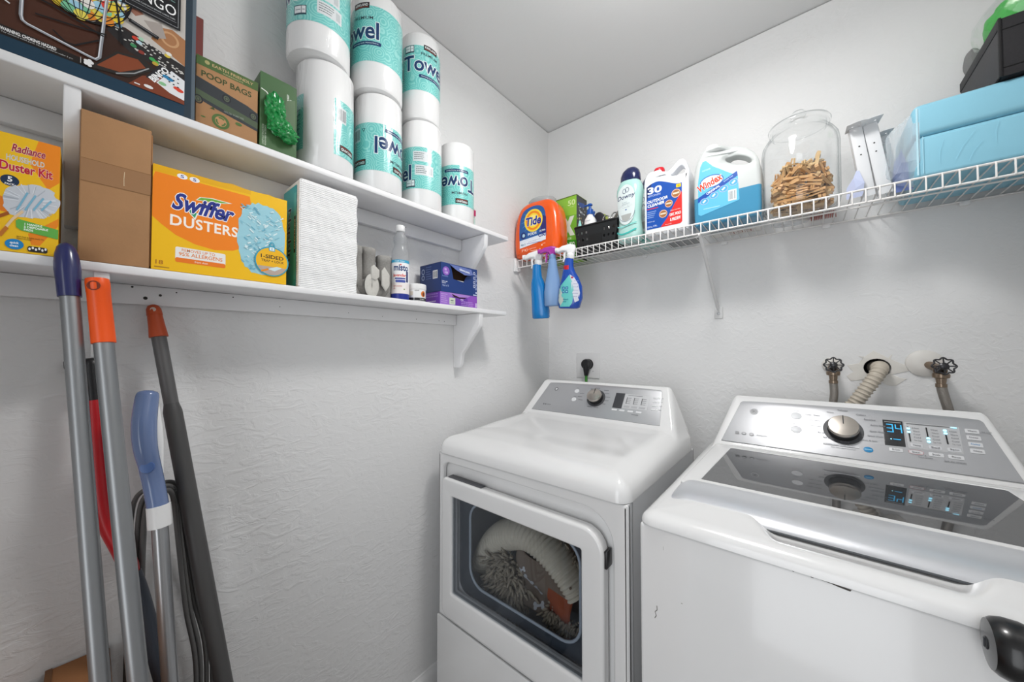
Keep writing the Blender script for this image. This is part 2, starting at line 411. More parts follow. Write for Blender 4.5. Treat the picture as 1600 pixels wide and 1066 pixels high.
# ================================================================== WIRE SHELF ON THE BACK WALL
WZ = 1.722; WY = -.285
ws = thing('wire_shelf', 'long white coated wire shelf on the back wall above the washer and dryer', 'shelf', (0, 0, 0))
def rail(y, z, r, nm='rail'): return tube(nm, [(.006, y, z), (RX-.004, y, z)], r, WIREW, ws, seg=8)
rail(WY, WZ-.001, .0030, 'front_rail'); rail(WY-.0005, WZ-.036, .0030, 'front_rail'); rail(-.006, WZ-.004, .0030, 'back_rail'); rail(-.145, WZ-.0055, .0028, 'middle_rail')
w0 = tube('deck_wire', [(0, -.002, WZ), (0, WY-.0005, WZ+.0005), (0, WY-.004, WZ-.003), (0, WY-.0042, WZ-.037)], .0017, WIREW, ws, seg=6)
x = .020; w0.location.x = x
while x < RX-.02:
    x += .0262; c = w0.copy(); COL.objects.link(c); c.parent = ws; c.location.x = x
for x in (.52, .83, 1.13, 1.425): 
    joinparts('wall_clip', [box('a', x-.010, x+.010, -.010, 0, WZ-.016, WZ-.002, WHITEP, bev=.002), lathe('b', [(0, 0), (.005, 0), (.006, -.004), (0, -.005)], WHITEP, rot=Matrix.Rotation(radians(-90), 3, 'X').to_3x3(), c=(x, -.012, WZ-.012))], ws)
eb = joinparts('end_bracket', [plate('a', [[(.302, 1.731), (.246, 1.731), (.246, 1.7), (.262, 1.694), (.262, 1.676), (.275, 1.668), (.302, 1.668)]], .014, WHITEP, bev=.002, f=lambda a, b, c: (c, -a, b), off=(.0075, 0, 0))], ws)
br = thing_b = None
bt = Vector((.800, WY+.008, WZ-.036)); bb_ = Vector((.807, -.012, 1.452)); dv = bb_-bt
sb = tube('support_brace', [bt, bt+dv*.04, bt+dv*.96, bb_], [.004, .0062, .0062, .0045], mat('white_brace', 'D8D8D8', .35), ws, seg=8)
joinparts('brace_foot', [box('a', .792, .822, -.005, -.0003, 1.418, 1.462, mat('white_brace', 'D8D8D8', .35), bev=.0015), lathe('b', [(0, 0), (.0055, 0), (.0045, .003), (0, .0035)], SILV, rot=Matrix.Rotation(radians(90), 3, 'X').to_3x3(), c=(.807, -.005, 1.437))], ws)
tube('brace_hook', [(.800, WY-.004, WZ-.036), (.800, WY-.007, WZ-.041), (.800, WY+.002, WZ-.045), (.800, WY+.01, WZ-.040)], .003, WIREW, ws, seg=8)

# ================================================================== APPLIANCE TOPS (height surfaces)
def smin(a, b, k):
    h = max(0., min(1., .5+.5*(b-a)/k)); return b*(1-h)+a*h-k*h*(1-h)
def smax(a, b, k): return -smin(-a, -b, k)
def sstep(a, b, x):
    t = max(0., min(1., (x-a)/(b-a))); return t*t*(3-2*t)
def grid_top(name, x0, x1, y0, y1, nx, ny, zf, zb, rc, m, parent, warp=True):
    """surface over a rounded rectangle; zf(x, y, d) gives the height, d = distance to the outline"""
    def ax(a, b, n):
        if not warp: return [a+(b-a)*i/n for i in range(n+1)]
        o = []
        for i in range(n+1):
            t = i/n; t2 = .5-.5*cos(pi*t); o.append(a+(b-a)*(.55*t+.45*t2))
        return o
    X = ax(x0, x1, nx); Y = ax(y0, y1, ny); V = []; F = []
    for y in Y:
        for x in X:
            px, py = x, y
            cx = min(max(x, x0+rc), x1-rc); cy = min(max(y, y0+rc), y1-rc); dx, dy = x-cx, y-cy; L = sqrt(dx*dx+dy*dy)
            if L > rc: px, py = cx+dx/L*rc, cy+dy/L*rc
            d = rc-min(L, rc) if L > 1e-9 else min(x-x0, x1-x, y-y0, y1-y)
            V.append((px, py, zf(px, py, max(d, 0))))
    n = nx+1
    for j in range(ny):
        for i in range(nx): F.append((j*n+i, j*n+i+1, (j+1)*n+i+1, (j+1)*n+i))
    # skirt
    loop = [i for i in range(n)]+[j*n+nx for j in range(1, ny+1)]+[ny*n+i for i in range(nx-1, -1, -1)]+[j*n for j in range(ny-1, 0, -1)]
    b = len(V)
    for i in loop: V.append((V[i][0], V[i][1], zb))
    L = len(loop)
    for k in range(L): F.append((loop[k], loop[(k+1) % L], b+(k+1) % L, b+k))
    me = bpy.data.meshes.new(name); me.from_pydata(V, [], F)
    bm = bmesh.new(); bm.from_mesh(me); bmesh.ops.remove_doubles(bm, verts=bm.verts, dist=1e-5); bmesh.ops.recalc_face_normals(bm, faces=bm.faces); bm.to_mesh(me); bm.free()
    o = link(name, me, parent, m); return autosmooth(o, 55)
def quarter(d, r, h):       # rounded shoulder, 0..h over distance r
    if d >= r: return h
    t = 1-d/r; return h*sqrt(max(0, 1-t*t))
def pmap(A, V):             # print map on a console panel: u = x, v along the slope
    L = sqrt(V[1]**2+V[2]**2); vy, vz = V[1]/L, V[2]/L; ny, nz = -vz, vy
    return lambda u, v, w: (u, A[1]+vy*v+ny*w, A[2]+vz*v+nz*w)

# ------------------------------------------------------------------ DRYER
DX0, DX1, DY0 = .070, .752, -.800
dr = thing('clothes_dryer', 'white front-loading dryer in the corner with a dark window in its door', 'dryer', (0, 0, 0))
DA = (0, -.335, 1.032); DV = (0, .09, .113)
# cabinet built as a hollow shell: sides, back, base and a front panel with the door opening
joinparts('cabinet', [
    box('a', DX0, DX0+.004, DY0+.004, -.19, .02, .938, APPLB), box('b', DX1-.004, DX1, DY0+.004, -.19, .02, .938, APPLB),
    box('c', DX0, DX1, -.194, -.19, .02, .938, APPLB), box('d', DX0, DX1, DY0+.004, -.19, .0, .02, APPLB),
    box('d2', DX1-.0002, DX1+.0012, DY0+.022, DY0+.026, .02, .938, mat('seam_grey', '9A9B9D', .5)),
], dr)
fp = plate('front_panel', [rrect(DX0, .02, DX1, .938, .004), rrect(.093, .392, .714, .907, [.03, .03, .078, .030], 8)], .020, APPL, dr, bev=.0075, bres=4, off=(0, DY0+.0095, 0))
plate('recessed_panel', [rrect(.080, .38, .730, .92, .02), rrect(.150, .478, .648, .822, .04, 6)], .006, APPL, dr, off=(0, DY0+.024, 0))
def dz(x, y, d):
    base = .944+quarter(d, .075, .050)+quarter(d, .012, .006)+.016*sstep(-.78, -.45, y)+.006*sstep(-.5, -.34, y)
    # shallow dished field
    e = min((x-.105)/.08, (.718-x)/.08, (y+.685)/.11, 1.)
    e = max(0, e); base -= .007*sstep(0, 1, e)*(1-sstep(-.40, -.345, y))
    prof = DA[2]+(y-DA[1])*DV[2]/DV[1]+.001
    prof = smin(prof, 1.1565, .012)
    sx = min(x-DX0, DX1-x)
    side = 1.000+ (sx-.012)*3.1; side = smin(side, 1.30, .05)
    con = smin(prof, side, .035)
    z = smax(base, con, .018)
    back = .95+(-.196-y)*9; z = smin(z, back, .02) if y > -.26 else z
    return max(z, .944) if d > 1e-5 else .944
grid_top('top_cover', DX0-.002, DX1+.002, DY0-.008, -.196, 110, 110, dz, .9395, .035, APPL, dr)
pm = pmap(DA, DV)
def panel(name, loops, th, m, parent, mp, lift=.0, bev=.0, ang=35):
    me = plate_me(loops, th, bev, 2)
    for v in me.vertices: v.co = mp(v.co.x, v.co.y, v.co.z+lift)
    bm = bmesh.new(); bm.from_mesh(me); bmesh.ops.recalc_face_normals(bm, faces=bm.faces); bm.to_mesh(me); bm.free()
    o = link(name, me, parent, m); return autosmooth(o, ang)

def btn(parent, mp, u, v, w_, h_, rnd, col='D8D9DB', lift=.0036, nm='button', th=.0012):
    L = ell(u, v, w_/2, h_/2, 20) if rnd == 'e' else rrect(u-w_/2, v-h_/2, u+w_/2, v+h_/2, rnd, 3)
    return panel(nm, [L], th, mat('button_'+col, col, .35), parent, mp, lift+th/2-.0001, .0003)
def conloop(bl, br, tl, tr, top, bow, r):
    P = [(bl, 0), (br, 0)]
    n = 14
    for k in range(5):
        a = radians(-5+75*k/4); P.append((tr-r+r*cos(a), top-r+r*sin(a)-.001))
    for k in range(1, n): t = k/n; P.append((tr-r+(tl+r-tr+r)*t, top+bow*sin(pi*t)))
    for k in range(5):
        a = radians(110+75*k/4); P.append((tl+r+r*cos(a), top-r+r*sin(a)-.001))
    return P
dp = panel('control_panel', [conloop(.134, .681, .172, .665, .1445, .003, .010)], .004, SILV, dr, pm, .0015, .001)
btn(dp, pm, .5795, .08325, .092, .0625, .001, 'C3C4C6', nm='settings_pad', th=.0003)
P = Print(lambda u, v, w: pm(u, v, w+.0039), rough=.4)
GR = '6C6D70'; LG = 'D9DADC'
P.ring(.220, .111, .0085, .0085, .0022, '55565A'); P.ell(.2195, .111, .0045, .0045, 'D4D4D6'); P.ell(.2225, .112, .002, .002, 'F8F8F8')
P.rect(.183, .028, .189, .035, '7A7B7E'); P.ell(.196, .0315, .0035, .0035, '7A7B7E'); P.rect(.203, .030, .223, .033, '8A8B8E')
for v in (.109, .068): btn(dp, pm, .3225, v, .021, .019, 'e', LG);  P.rect(.316, v+.014, .329, v+.0158, '8A8B8E')
for (u, v, n) in ((.350, .098, 2), (.345, .083, 2), (.353, .068, 2), (.392, .124, 2), (.412, .130, 2), (.452, .122, 2), (.458, .108, 2), (.466, .092, 2), (.463, .076, 2), (.455, .060, 2), (.402, .041, 2), (.430, .041, 2)):
    P.rect(u-.010, v, u+.010, v+.0022, '77787B')
btn(dp, pm, .5135, .08325, .036, .0665, .001, '3B3C40', nm='display_screen')
P.rect(.545, .108, .600, .1105, '8F9093')
for k, u in enumerate((.543, .571, .600)):
    P.rect(u, .072, u+.0022, .100, '3E3F42')
    for j in range(4): P.rect(u+.002, .073+j*.0078, u+.017, .0748+j*.0078, '85868A')
    P.rect(u-.004, .056, u+.018, .064, 'AEAFB2')
for u in (.500, .530, .562, .593): btn(dp, pm, u+.006, .0415, .020, .007, .001, LG)
P.rect(.575, .028, .600, .031, '8A8B8E')
for v in (.108, .092, .076, .060): btn(dp, pm, .6475, v-.0005, .015, .007, .001, LG); btn(dp, pm, .6605, v, .0068, .0068, 'e', 'F4F4F4', nm='indicator'); P.rect(.668, v-.001, .675, v+.0006, '8A8B8E')
P.build('printed_artwork', dp)
def knob(parent, mp, u, v, r, h, ring, cap):
    q = [mp(u, v, 0), mp(u, v, 1)]; ax = (Vector(q[1])-Vector(q[0])).normalized(); R = Vector((0, 0, 1)).rotation_difference(ax).to_matrix()
    c = mp(u, v, .0036)
    k = lathe('selector_knob', [(r*1.0, 0), (r*1.0, h*.30), (r*.93, h*.42), (r*.93, h*.6), (r, h*.7), (r*.99, h*.9), (r*.93, h), (r*.5, h*1.04), (0, h*1.05)], [BLACKP, cap], parent, seg=48, rot=R, c=c, fm=[0, 0, 0, 0, 1, 1, 1, 1])
    lathe('knob_ring', [(ring*.965, 0), (ring, 0), (ring, .0012), (ring*.965, .0012)], mat('knob_ring_dark', '4C4D50', .35), k, seg=48, rot=R, c=c)
    a = Vector(mp(u-.0012, v+r*.1, .0036+h*1.045)); 
    Pk = Print(lambda uu, vv, ww: mp(uu, vv, ww+.0036+h*1.05)); Pk.rect(u-.0011, v+r*.12, u+.0011, v+r*.93, '2A2A2C'); Pk.build('pointer_mark', k)
    return k
knob(dr, pm, .4185, .0835, .030, .028, .038, CHROME)
# door
door_d = joinparts('door', [
    plate('a', [rrect(.110, .405, .699, .866, [.03, .03, .055, .022], 7), rrect(.160, .491, .640, .808, .004, 3)], .034, APPL, bev=.008, bres=4, off=(0, DY0-.004, 0)),
    plate('b', [rrect(.150, .481, .650, .818, .008, 3), rrect(.1615, .4925, .6385, .8065, .004, 3)], .008, mat('door_gasket', '8F9193', .5), off=(0, DY0-.006, 0))], dr)
# recess behind the door top: a shallow scooped frame on the front panel
box('finger_pull', .135, .290, DY0-.012, DY0+.010, .8655, .8695, mat('pull_grey', '55565A', .5), dr, bev=.001)  # thin dark grey strip along the door top
for z in (.80, .43): box('door_hinge', .697, .705, DY0-.012, DY0+.016, z-.02, z+.02, DARKM, dr, bev=.001)
plate('toe_panel', [rrect(DX0+.004, .03, DX1-.004, .385, .006)], .006, APPL, dr, bev=.002, off=(0, DY0-.006, 0))
# window glass
gm = clear_glass('tinted_door_glass', (.86, .875, .895, 1), (.85, .90, .96, 1), f0=.04, f1=.32, pw=3.)
box('window_glass', .158, .642, DY0-.0145, DY0-.0115, .489, .810, gm, door_d)
# inner bowl rim behind the window
plate('window_bowl', [rrect(.150, .481, .650, .819, .02, 5), rrect(.205, .522, .612, .792, .06, 7)], .006, mat('bowl_plastic', '3C434C', .3), door_d, bev=.002, off=(0, DY0+.030, 0))
tube('bowl_rim', [(a, DY0+.026, b) for a, b in rrect(.203, .520, .614, .794, .06, 7)], .004, mat('bowl_rim_pale', 'AEB8C2', .3), door_d, closed=True, seg=8)
# drum
drum = lathe('drum', [(.27, -.755), (.29, -.72), (.29, -.27), (.28, -.24), (.05, -.235), (0, -.235)], mat('drum_grey', 'C9CBCD', .35, metal=.3), dr, seg=40, rot=Matrix(((1, 0, 0), (0, 0, 1), (0, 1, 0))), c=(.41, 0, .62), caps=False)
# laundry in the drum
rug = thing('bath_rug', 'grey ribbed shaggy bath rug rolled up behind the dryer window', 'rug', (0, 0, 0))
arc = catmull([(.150, -.66, .50), (.175, -.66, .56), (.235, -.665, .635), (.315, -.67, .685), (.385, -.67, .700), (.455, -.665, .672), (.520, -.66, .615), (.548, -.655, .575)], 8)
V = []; F = []; N = len(arc); ns = 40; pts = []
for i in range(len(arc)-1):
    for k in range(6): pts.append(arc[i].lerp(arc[i+1], k/6))
pts.append(arc[-1]); cum = [0]
for a, b in zip(pts, pts[1:]): cum.append(cum[-1]+(b-a).length)
for i, p in enumerate(pts):
    t = (pts[min(i+1, len(pts)-1)]-pts[max(i-1, 0)]).normalized(); n = Vector((-t.z, 0, t.x)) if t.x else Vector((-1, 0, 0))
    f = i/(len(pts)-1); rib = .0052*(abs(sin(cum[i]*pi/.0130)))
    wd = (.052+.010*sin(pi*f))*(min(1, f*8+.5)); 
    for k in range(12):
        a = 2*pi*k/12; V.append(p+n*(cos(a)*(.020+.016*sin(pi*min(1, f*1.2))+rib)*1.25)+Vector((0, 1, 0))*sin(a)*(wd+rib))
for i in range(len(pts)-1):
    for k in range(12): F.append((i*12+k, i*12+(k+1) % 12, (i+1)*12+(k+1) % 12, (i+1)*12+k))
F += [tuple(range(12)), tuple((len(pts)-1)*12+k for k in range(12))]
mesh('ribbed_backing', V, F, mat('rug_rib_cream', 'D8D0BE', .95, noise=.1, nscale=120), rug, smooth=True)
RUG = mat('rug_pile_grey', 'A09684', .95, noise=.25, nscale=70)
def noodles(name, centres, n, L, r, parent, m, spread, seedn, down=.2):
    R = random.Random(seedn); V = []; F = []
    for _ in range(n):
        c = Vector(R.choice(centres)); o = Vector((R.gauss(0, spread), R.gauss(0, spread*.5), R.gauss(0, spread)))
        d = Vector((o.x, -abs(R.gauss(0, .02))-.01, o.z-down*spread)).normalized(); p = c+o*.8; q = p+d*L*R.uniform(.7, 1.2)+Vector((0, 0, -L*.25))
        m1 = p.lerp(q, .55)+d.cross(Vector((0, 1, 0)))*L*.12
        s = d.cross(Vector((0, 0, 1))).normalized() if abs(d.z) < .95 else Vector((1, 0, 0)); u = s.cross(d).normalized(); b = len(V)
        for pt, rr in ((p, r*.8), (m1, r*1.15), (q, r*.55)):
            for k in range(5): a = 2*pi*k/5; V.append(pt+s*cos(a)*rr+u*sin(a)*rr)
        for j in range(2):
            for k in range(5): F.append((b+j*5+k, b+j*5+(k+1) % 5, b+j*5+5+(k+1) % 5, b+j*5+5+k))
        F += [tuple(b+k for k in range(5)), tuple(b+10+k for k in range(5))]
    o = mesh(name, V, F, m, parent, smooth=True); o['kind'] = 'stuff'; return o
cs = [(.30+.045*cos(a), -.70, .545+.05*sin(a)) for a in [i*.5 for i in range(13)]]+[(.31, -.705, .53)]*6
noodles('shag_pile', cs, 620, .030, .0042, rug, RUG, .030, 5)
edge = [tuple(Vector(p)+Vector((-.012, .01, .02))) for p in arc[:34:1]]+[(.145+.01*sin(i), -.66, .50+.012*i) for i in range(5)]
noodles('fringe_pile', [(.165, -.655, .55), (.185, -.65, .60), (.215, -.65, .64), (.25, -.65, .67), (.29, -.65, .70), (.33, -.65, .725), (.15, -.655, .52), (.165, -.66, .49), (.36, -.65, .74), (.47, -.64, .69), (.52, -.64, .65)], 620, .016, .0032, rug, RUG, .011, 9)
noodles('fringe_pile', [(.50, -.70, .505), (.53, -.70, .50), (.56, -.695, .50), (.48, -.705, .51), (.585, -.69, .51)], 300, .018, .0034, rug, RUG, .012, 11)
# cloth with bone print
cl = thing('printed_blanket', 'brown grey pet blanket printed with white bones inside the dryer', 'blanket', (0, 0, 0))
V = []; F = []; nx, nz = 26, 26
for j in range(nz+1):
    for i in range(nx+1):
        u, v = i/nx, j/nz; x = .345+.20*u; z = .665-.165*v-.05*u+.03*u*v
        V.append((x, -.690-.012*sin(u*7+v*2)-.010*sin(v*9-u*4)-.02*sin(pi*u), z))
for j in range(nz):
    for i in range(nx): F.append((j*(nx+1)+i, j*(nx+1)+i+1, (j+1)*(nx+1)+i+1, (j+1)*(nx+1)+i))
o = mesh('cloth', V, F, [mat('blanket_taupe', '7F7266', .95, noise=.15, nscale=60), mat('blanket_rust', '9A5238', .95, noise=.15, nscale=60)], cl, smooth=True,
    fm=[1 if (i % nx > 15 and 8 < i//nx < 22) else 0 for i in range(nx*nz)])
sm = o.modifiers.new('s', 'SOLIDIFY'); sm.thickness = .006; sm.offset = 0
def clothpt(x, z):
    u = (x-.345)/.20; v = (.665-.05*u-z)/(.165-.03*u); return -.690-.012*sin(u*7+v*2)-.010*sin(v*9-u*4)-.02*sin(pi*u)
Pb = Print(lambda u, v, w: (u, clothpt(u, v)-.0045-w, v), step=.004, rough=.9)
for (bx, bz, a, s) in ((.405, .590, -40, 1.15), (.432, .562, -52, 1.0), (.430, .512, 20, 1.1), (.490, .500, 10, .75), (.385, .615, 30, .8)):
    ca, sa = cos(radians(a)), sin(radians(a)); q = lambda x, y: (bx+(x*ca-y*sa)*s, bz+(x*sa+y*ca)*s)
    Pb.poly([q(-.010, -.003), (q(.010, -.003)), q(.010, .003), q(-.010, .003)], 'C9CCD0')
    for (ex, ey) in ((-.011, .0042), (-.011, -.0042), (.011, .0042), (.011, -.0042)): c = q(ex, ey); Pb.ell(c[0], c[1], .0050*s, .0050*s, 'C9CCD0', 12)
Pb.build('bone_print', cl)

# ------------------------------------------------------------------ WASHER
WX0, WX1, WF = .805, 1.490, -.872
wa = thing('washing_machine', 'white top-loading washer at the right with a lit control panel', 'washer', (0, 0, 0))
WA = (0, -.25, .995); WV = (0, .1, .123)
box('cabinet', WX0, WX1, WF, -.11, .01, .9455, APPL, wa, bev=.006, seg=3)
def wz(x, y, d):
    base = .9475+quarter(d, .030, .022)+.008*sstep(.0, .09, d)+.004*sstep(-.7, -.3, y)
    # scooped hand hold in front of the lid
    if y < -.75:
        ex = min(x-.975, 1.285-x)/.055; e = sstep(0, 1, ex)
        lipy = -.852+.052*(1-e); base -= .019*sstep(lipy-.006, lipy+.058, y)*e
    prof = WA[2]+(y-WA[1])*WV[2]/WV[1]-.0005; prof = smin(prof, 1.1340, .010)
    sx = min(x-WX0, WX1-x); side = .985+(sx-.022)*3.2; side = smin(side, 1.30, .05)
    con = smin(prof, side, .030); z = smax(base, con, .008)
    back = .96+(-.105-y)*8
    if y > -.19: z = smin(z, back, .018)
    return max(z, .9475) if d > 1e-5 else .9475
grid_top('top_frame', WX0-.002, WX1+.002, WF-.006, -.105, 150, 150, wz, .9465, .030, APPL, wa)
wpm = pmap(WA, WV)
wp = panel('control_panel', [conloop(.851, 1.444, .893, 1.412, .158, .004, .014)], .004, SILV, wa, wpm, .0015, .001)
btn(wp, wpm, .9346, .119, .023, .023, 'e', 'C9CACD', nm='round_badge', th=.0010)
panel('display_screen', [[(1.2310, .0535), (1.2690, .0545), (1.2705, .1310), (1.2325, .1315)]], .0010, mat('display_black', '333436', .2), wp, wpm, .0039, .0002)
panel('settings_pad', [[(1.2735, .0530), (1.3650, .0540), (1.3685, .1290), (1.2730, .1295)]], .0010, mat('pad_grey', 'BEBFC1', .35), wp, wpm, .0034, .0002)
P = Print(lambda u, v, w: wpm(u, v, w+.0047), rough=.4)
P.ring(.9346, .119, .0085, .0085, .0012, '77787B')
for a in range(4): P.ring(.9346+.0028*cos(a*pi/2+.8), .119+.0028*sin(a*pi/2+.8), .0034, .0034, .0012, '6E6F72', 14)
P.rect(.888, .029, .899, .038, '8A8B8E', .0015); P.ell(.912, .0335, .0068, .0045, '8A8B8E'); P.ell(.912, .0335, .0045, .0022, 'C6C7CA'); P.ell(.9325, .0335, .0062, .0052, '9FA0A3'); P.ell(.9325, .0335, .0042, .0034, 'C6C7CA')
P.text('Adaptive', .960, .033, .028, .0065, '9C9DA0')
for v, s in ((.1175, 'Power'), (.070, 'Start')):
    btn(wp, wpm, 1.0443, v, .0276, .0236, 'e', 'E4E5E8'); P.text(s, 1.0443, v+.019, .017, .0042, '9A9BA0')
P.text('hold 3 sec', 1.0443, .0495, .024, .004, 'A2A3A6')
for (s, u, v, wd) in (('Towels / Sheets', 1.082, .1255, .036), ('Bulky Items', 1.086, .107, .029), ('Heavy Duty', 1.088, .0885, .029), ('Delicates', 1.152, .150, .022), ('Whites', 1.124, .140, .016),
    ('Colors', 1.190, .1400, .020), ('Sanitize', 1.207, .1265, .023), ('Active Wear', 1.222, .1100, .030), ('Quick Wash', 1.219, .0900, .029), ('Speed Wash', 1.214, .0750, .030), ('Drain & Spin', 1.201, .0600, .031), ('Rinse', 1.102, .0690, .015), ('Self Clean', 1.118, .0545, .025), ('Bulky', 1.152, .0465, .019), ('Casual', 1.152, .0405, .016)):
    P.text(s, u, v, wd, .0052, '77787C')
P.rect(1.105, .0325, 1.180, .0365, 'E2E3E5'); P.text('Color Your Wash Option', 1.142, .0345, .060, .0032, '6B6C88'); P.text('Add detergent booster', 1.147, .0265, .052, .0036, '7A7B80')
btn(wp, wpm, 1.1975, .0325, .0196, .016, 'e', '1C86BE'); P.rect(1.191, .031, 1.204, .034, '8CC4E0')
P.rect(1.2355, .1235, 1.267, .1262, '8F9092')
CY = mat('display_cyan', '39A8D8', .4, emit=('2E9FD6', .8)); CYB = mat('led_cyan', 'BFEFFF', .4, emit=('8FE0FF', 1.6))
def seg7(ch, u, v, a, b):
    t = .0022; S7 = {'3': 'abgcd', '4': 'fgbc'}[ch]
    sg = dict(a=(u, v+b*2-t, u+a, v+b*2), g=(u, v+b-t/2, u+a, v+b+t/2), d=(u, v, u+a, v+t), f=(u, v+b, u+t, v+b*2), b=(u+a-t, v+b, u+a, v+b*2), c=(u+a-t, v, u+a, v+b), e=(u, v, u+t, v+b))
    for k in S7: P.rect(*sg[k], CY)
seg7('3', 1.2385, .0935, .0125, .0125); seg7('4', 1.2545, .0935, .0125, .0125)
P.ell(1.244, .073, .0014, .0014, CYB); P.rect(1.248, .0722, 1.262, .0742, CY)
P.rect(1.277, .1245, 1.352, .1262, '6D6E70'); P.rect(1.354, .1240, 1.364, .1265, CYB)
for (u, v0, v1, d0) in ((1.2790, .072, .116, (.110, .100)), (1.3115, .076, .118, (.086, .077)), (1.3430, .076, .118, (.114, .106))):
    P.rect(u-.0013, v0, u+.0013, v1, '232426')
    for dv in d0: P.ell(u, dv, .0032, .0036, CYB)
    for j, s in enumerate(('Hot', 'Warm', 'Cool', 'Cold', 'Tap Cold')): P.text(s, u+.0135, .113-j*.0092, .012+.0015*(j == 4), .0038, '7B7C80')
for u, s in ((1.2880, 'Temp'), (1.3195, 'Soil'), (1.3505, 'Spin')): btn(wp, wpm, u+.001, .0617, .022, .0105, .002, 'CDCED1'); P.text(s, u+.001, .0615, .014, .0052, '6A6B70')
for u, s in ((1.2500, 'My Cycle'), (1.2855, 'Stain'), (1.3195, 'Soak'), (1.3515, 'Rinse')): btn(wp, wpm, u, .0422, .025, .0105, .002); P.text(s, u, .0420, .014, .0050, '77787C')
P.ring(1.2855, .0422, .0135, .0065, .0007, 'C06A74', 20); P.text('extra options', 1.300, .0300, .024, .0042, '77787C'); P.poly([(1.299, .0345), (1.302, .0345), (1.3005, .037)], '55565A'); P.text('lock the controls', 1.348, .0285, .034, .0045, '77787C')
for v, s in ((.120, 'Warm'), (.1015, 'Deep'), (.0830, 'Delay'), (.0655, 'Volume')):
    btn(wp, wpm, 1.3877, v, .0225, .012, .002); P.text(s, 1.3875, v, .014, .0050, '4D93C4' if s == 'Delay' else '77787C')
P.text('lid lock', 1.4105, .1200, .016, .004, '8A8B8E')
P.build('printed_artwork', wp)
knob(wa, wpm, 1.1495, .0835, .034, .030, .0435, CHROME)
# lid: white rim, glass pane, silver grip bar
lidz = .9855
lid = plate('lid', [rrect(.838, -.700, 1.458, -.262, [.01, .01, .02, .02], 5), [(.8745, -.652), (1.4205, -.652), (1.4215, -.645), (1.4075, -.300), (1.4035, -.296), (.8885, -.296), (.8845, -.300), (.8735, -.645)]], .012, APPL, wa, bev=.003, f=TOP, off=(0, 0, lidz-.0045))
plate('lid_glass', [[(.872, -.655), (1.423, -.655), (1.409, -.293), (.883, -.293)]], .004, mat('dark_lid_glass', '3A3B3D', .025, ior=1.9, spec=.8), lid, f=TOP, off=(0, 0, lidz-.002))
# grip bar loft along x
prof = [(-.676, .9885), (-.70, .9905), (-.725, .9895), (-.75, .9855), (-.772, .9785), (-.786, .9705), (-.790, .9655), (-.784, .9635), (-.74, .966), (-.69, .975), (-.676, .979)]
V = []; F = []; xs = [.8385, .8400, .8450, .853, .866]+[.87+i*.0295 for i in range(20)]+[1.434, 1.447, 1.453, 1.4565, 1.458]
for x in xs:
    e = min(x-.8385, 1.458-x); s = sqrt(max(0, 1-(1-min(e/.026, 1))**2)); s = max(s, .15); cy, cz = -.735, .977
    for (y, z) in prof: V.append((x, cy+(y-cy)*(.55+.45*s)+.0*s, cz+(z-cz)*s))
n = len(prof)
for i in range(len(xs)-1):
    for k in range(n): F.append((i*n+k, i*n+(k+1) % n, (i+1)*n+(k+1) % n, (i+1)*n+k))
F += [tuple(range(n)), tuple((len(xs)-1)*n+k for k in range(n))]
gb = mesh('grip_bar', V, F, SILVB, lid); autosmooth(gb, 60)
tube('grip_gasket', [(x, -.789-.0 if .86 < x < 1.44 else -.775, .9635) for x in (.848, .862, .9, 1.0, 1.1, 1.2, 1.3, 1.4, 1.435, 1.45)], .0022, mat('gasket_dark', '55585C', .5), lid, seg=8)
# small dents and chips on the front
Pc = Print(front(0, 0, WF), rough=.6); R = random.Random(4)
Pc.poly([(1.083, .9432), (1.100, .9438), (1.1185, .9425), (1.117, .9398), (1.104, .9410), (1.096, .9425)], '4A4542'); Pc.ell(1.074, .9435, .0020, .0012, '5A5552', 8); Pc.ell(1.051, .944, .0014, .0014, '4A4542', 8)
Pc.line([(.8335, .766), (.8365, .772), (.8345, .779), (.8385, .784), (.8378, .792)], .0014, '6A6663'); Pc.rect(.851, .905, .8516, .912, 'A5A3A0'); Pc.ell(.884, .817, .0016, .0009, 'A5A3A0', 8)
Pc.build('paint_chips', wa)

# ================================================================== UPPER SHELF ITEMS  (local: x right, -y front; turned 90 deg onto the left wall)
UZ = 1.7525; LZ = 1.4485
def card(name, label, cat, fx, y0, z, W, D, H, m, bev=.0015, group=None, part='carton', rz=90):
    t = thing(name, label, cat, (fx, y0, z), rz, group)
    box(part, 0, W, 0, D, 0, H, m, t, bev); return t
# --- bingo game
NAVY = mat('box_navy', '22364A', .45)
t = card('game_box', 'large dark-framed bingo board game box standing at the left end of the upper shelf', 'board game', .149, -1.905, UZ, .434, .060, .300, NAVY)
P = Print(front(), rough=.35)
W_, H_ = .434, .300
P.rect(0, 0, W_, .022, '1E3A4E'); P.rect(.4185, 0, W_, H_, '2C3A46'); P.rect(.4285, 0, W_, H_, '5A6670')  # paler strip at the right edge is a corner highlight painted on the frame
P.rect(0, .022, .4185, H_-.012, '38231B')
P.poly([(0, .022), (.32, .022), (.29, .034), (.0, .048)], '241F1D'); P.poly([(0, .046), (.30, .034), (.315, .055), (.30, .12), (0, .15)], '4A2B1F')
P.poly([(.30, .112), (.34, .120), (.4185, .095), (.4185, .288), (.30, .288)], 'C4BEB7'); P.poly([(.20, .13), (.262, .118), (.262, .142), (.20, .16)], '9A562C'); P.poly([(.20, .155), (.25, .145), (.26, .16), (.20, .19)], 'B9CDD2')
P.poly([(.372, .122), (.4185, .098), (.4185, .150), (.400, .158), (.380, .150)], 'A87650'); P.ring(.397, .137, .013, .014, .0035, 'C69A70'); P.poly([(.345, .155), (.352, .150), (.362, .160), (.352, .172)], '9A6A58')
P.poly([(.362, .150), (.385, .160), (.392, .135), (.380, .128)], 'A59C96')
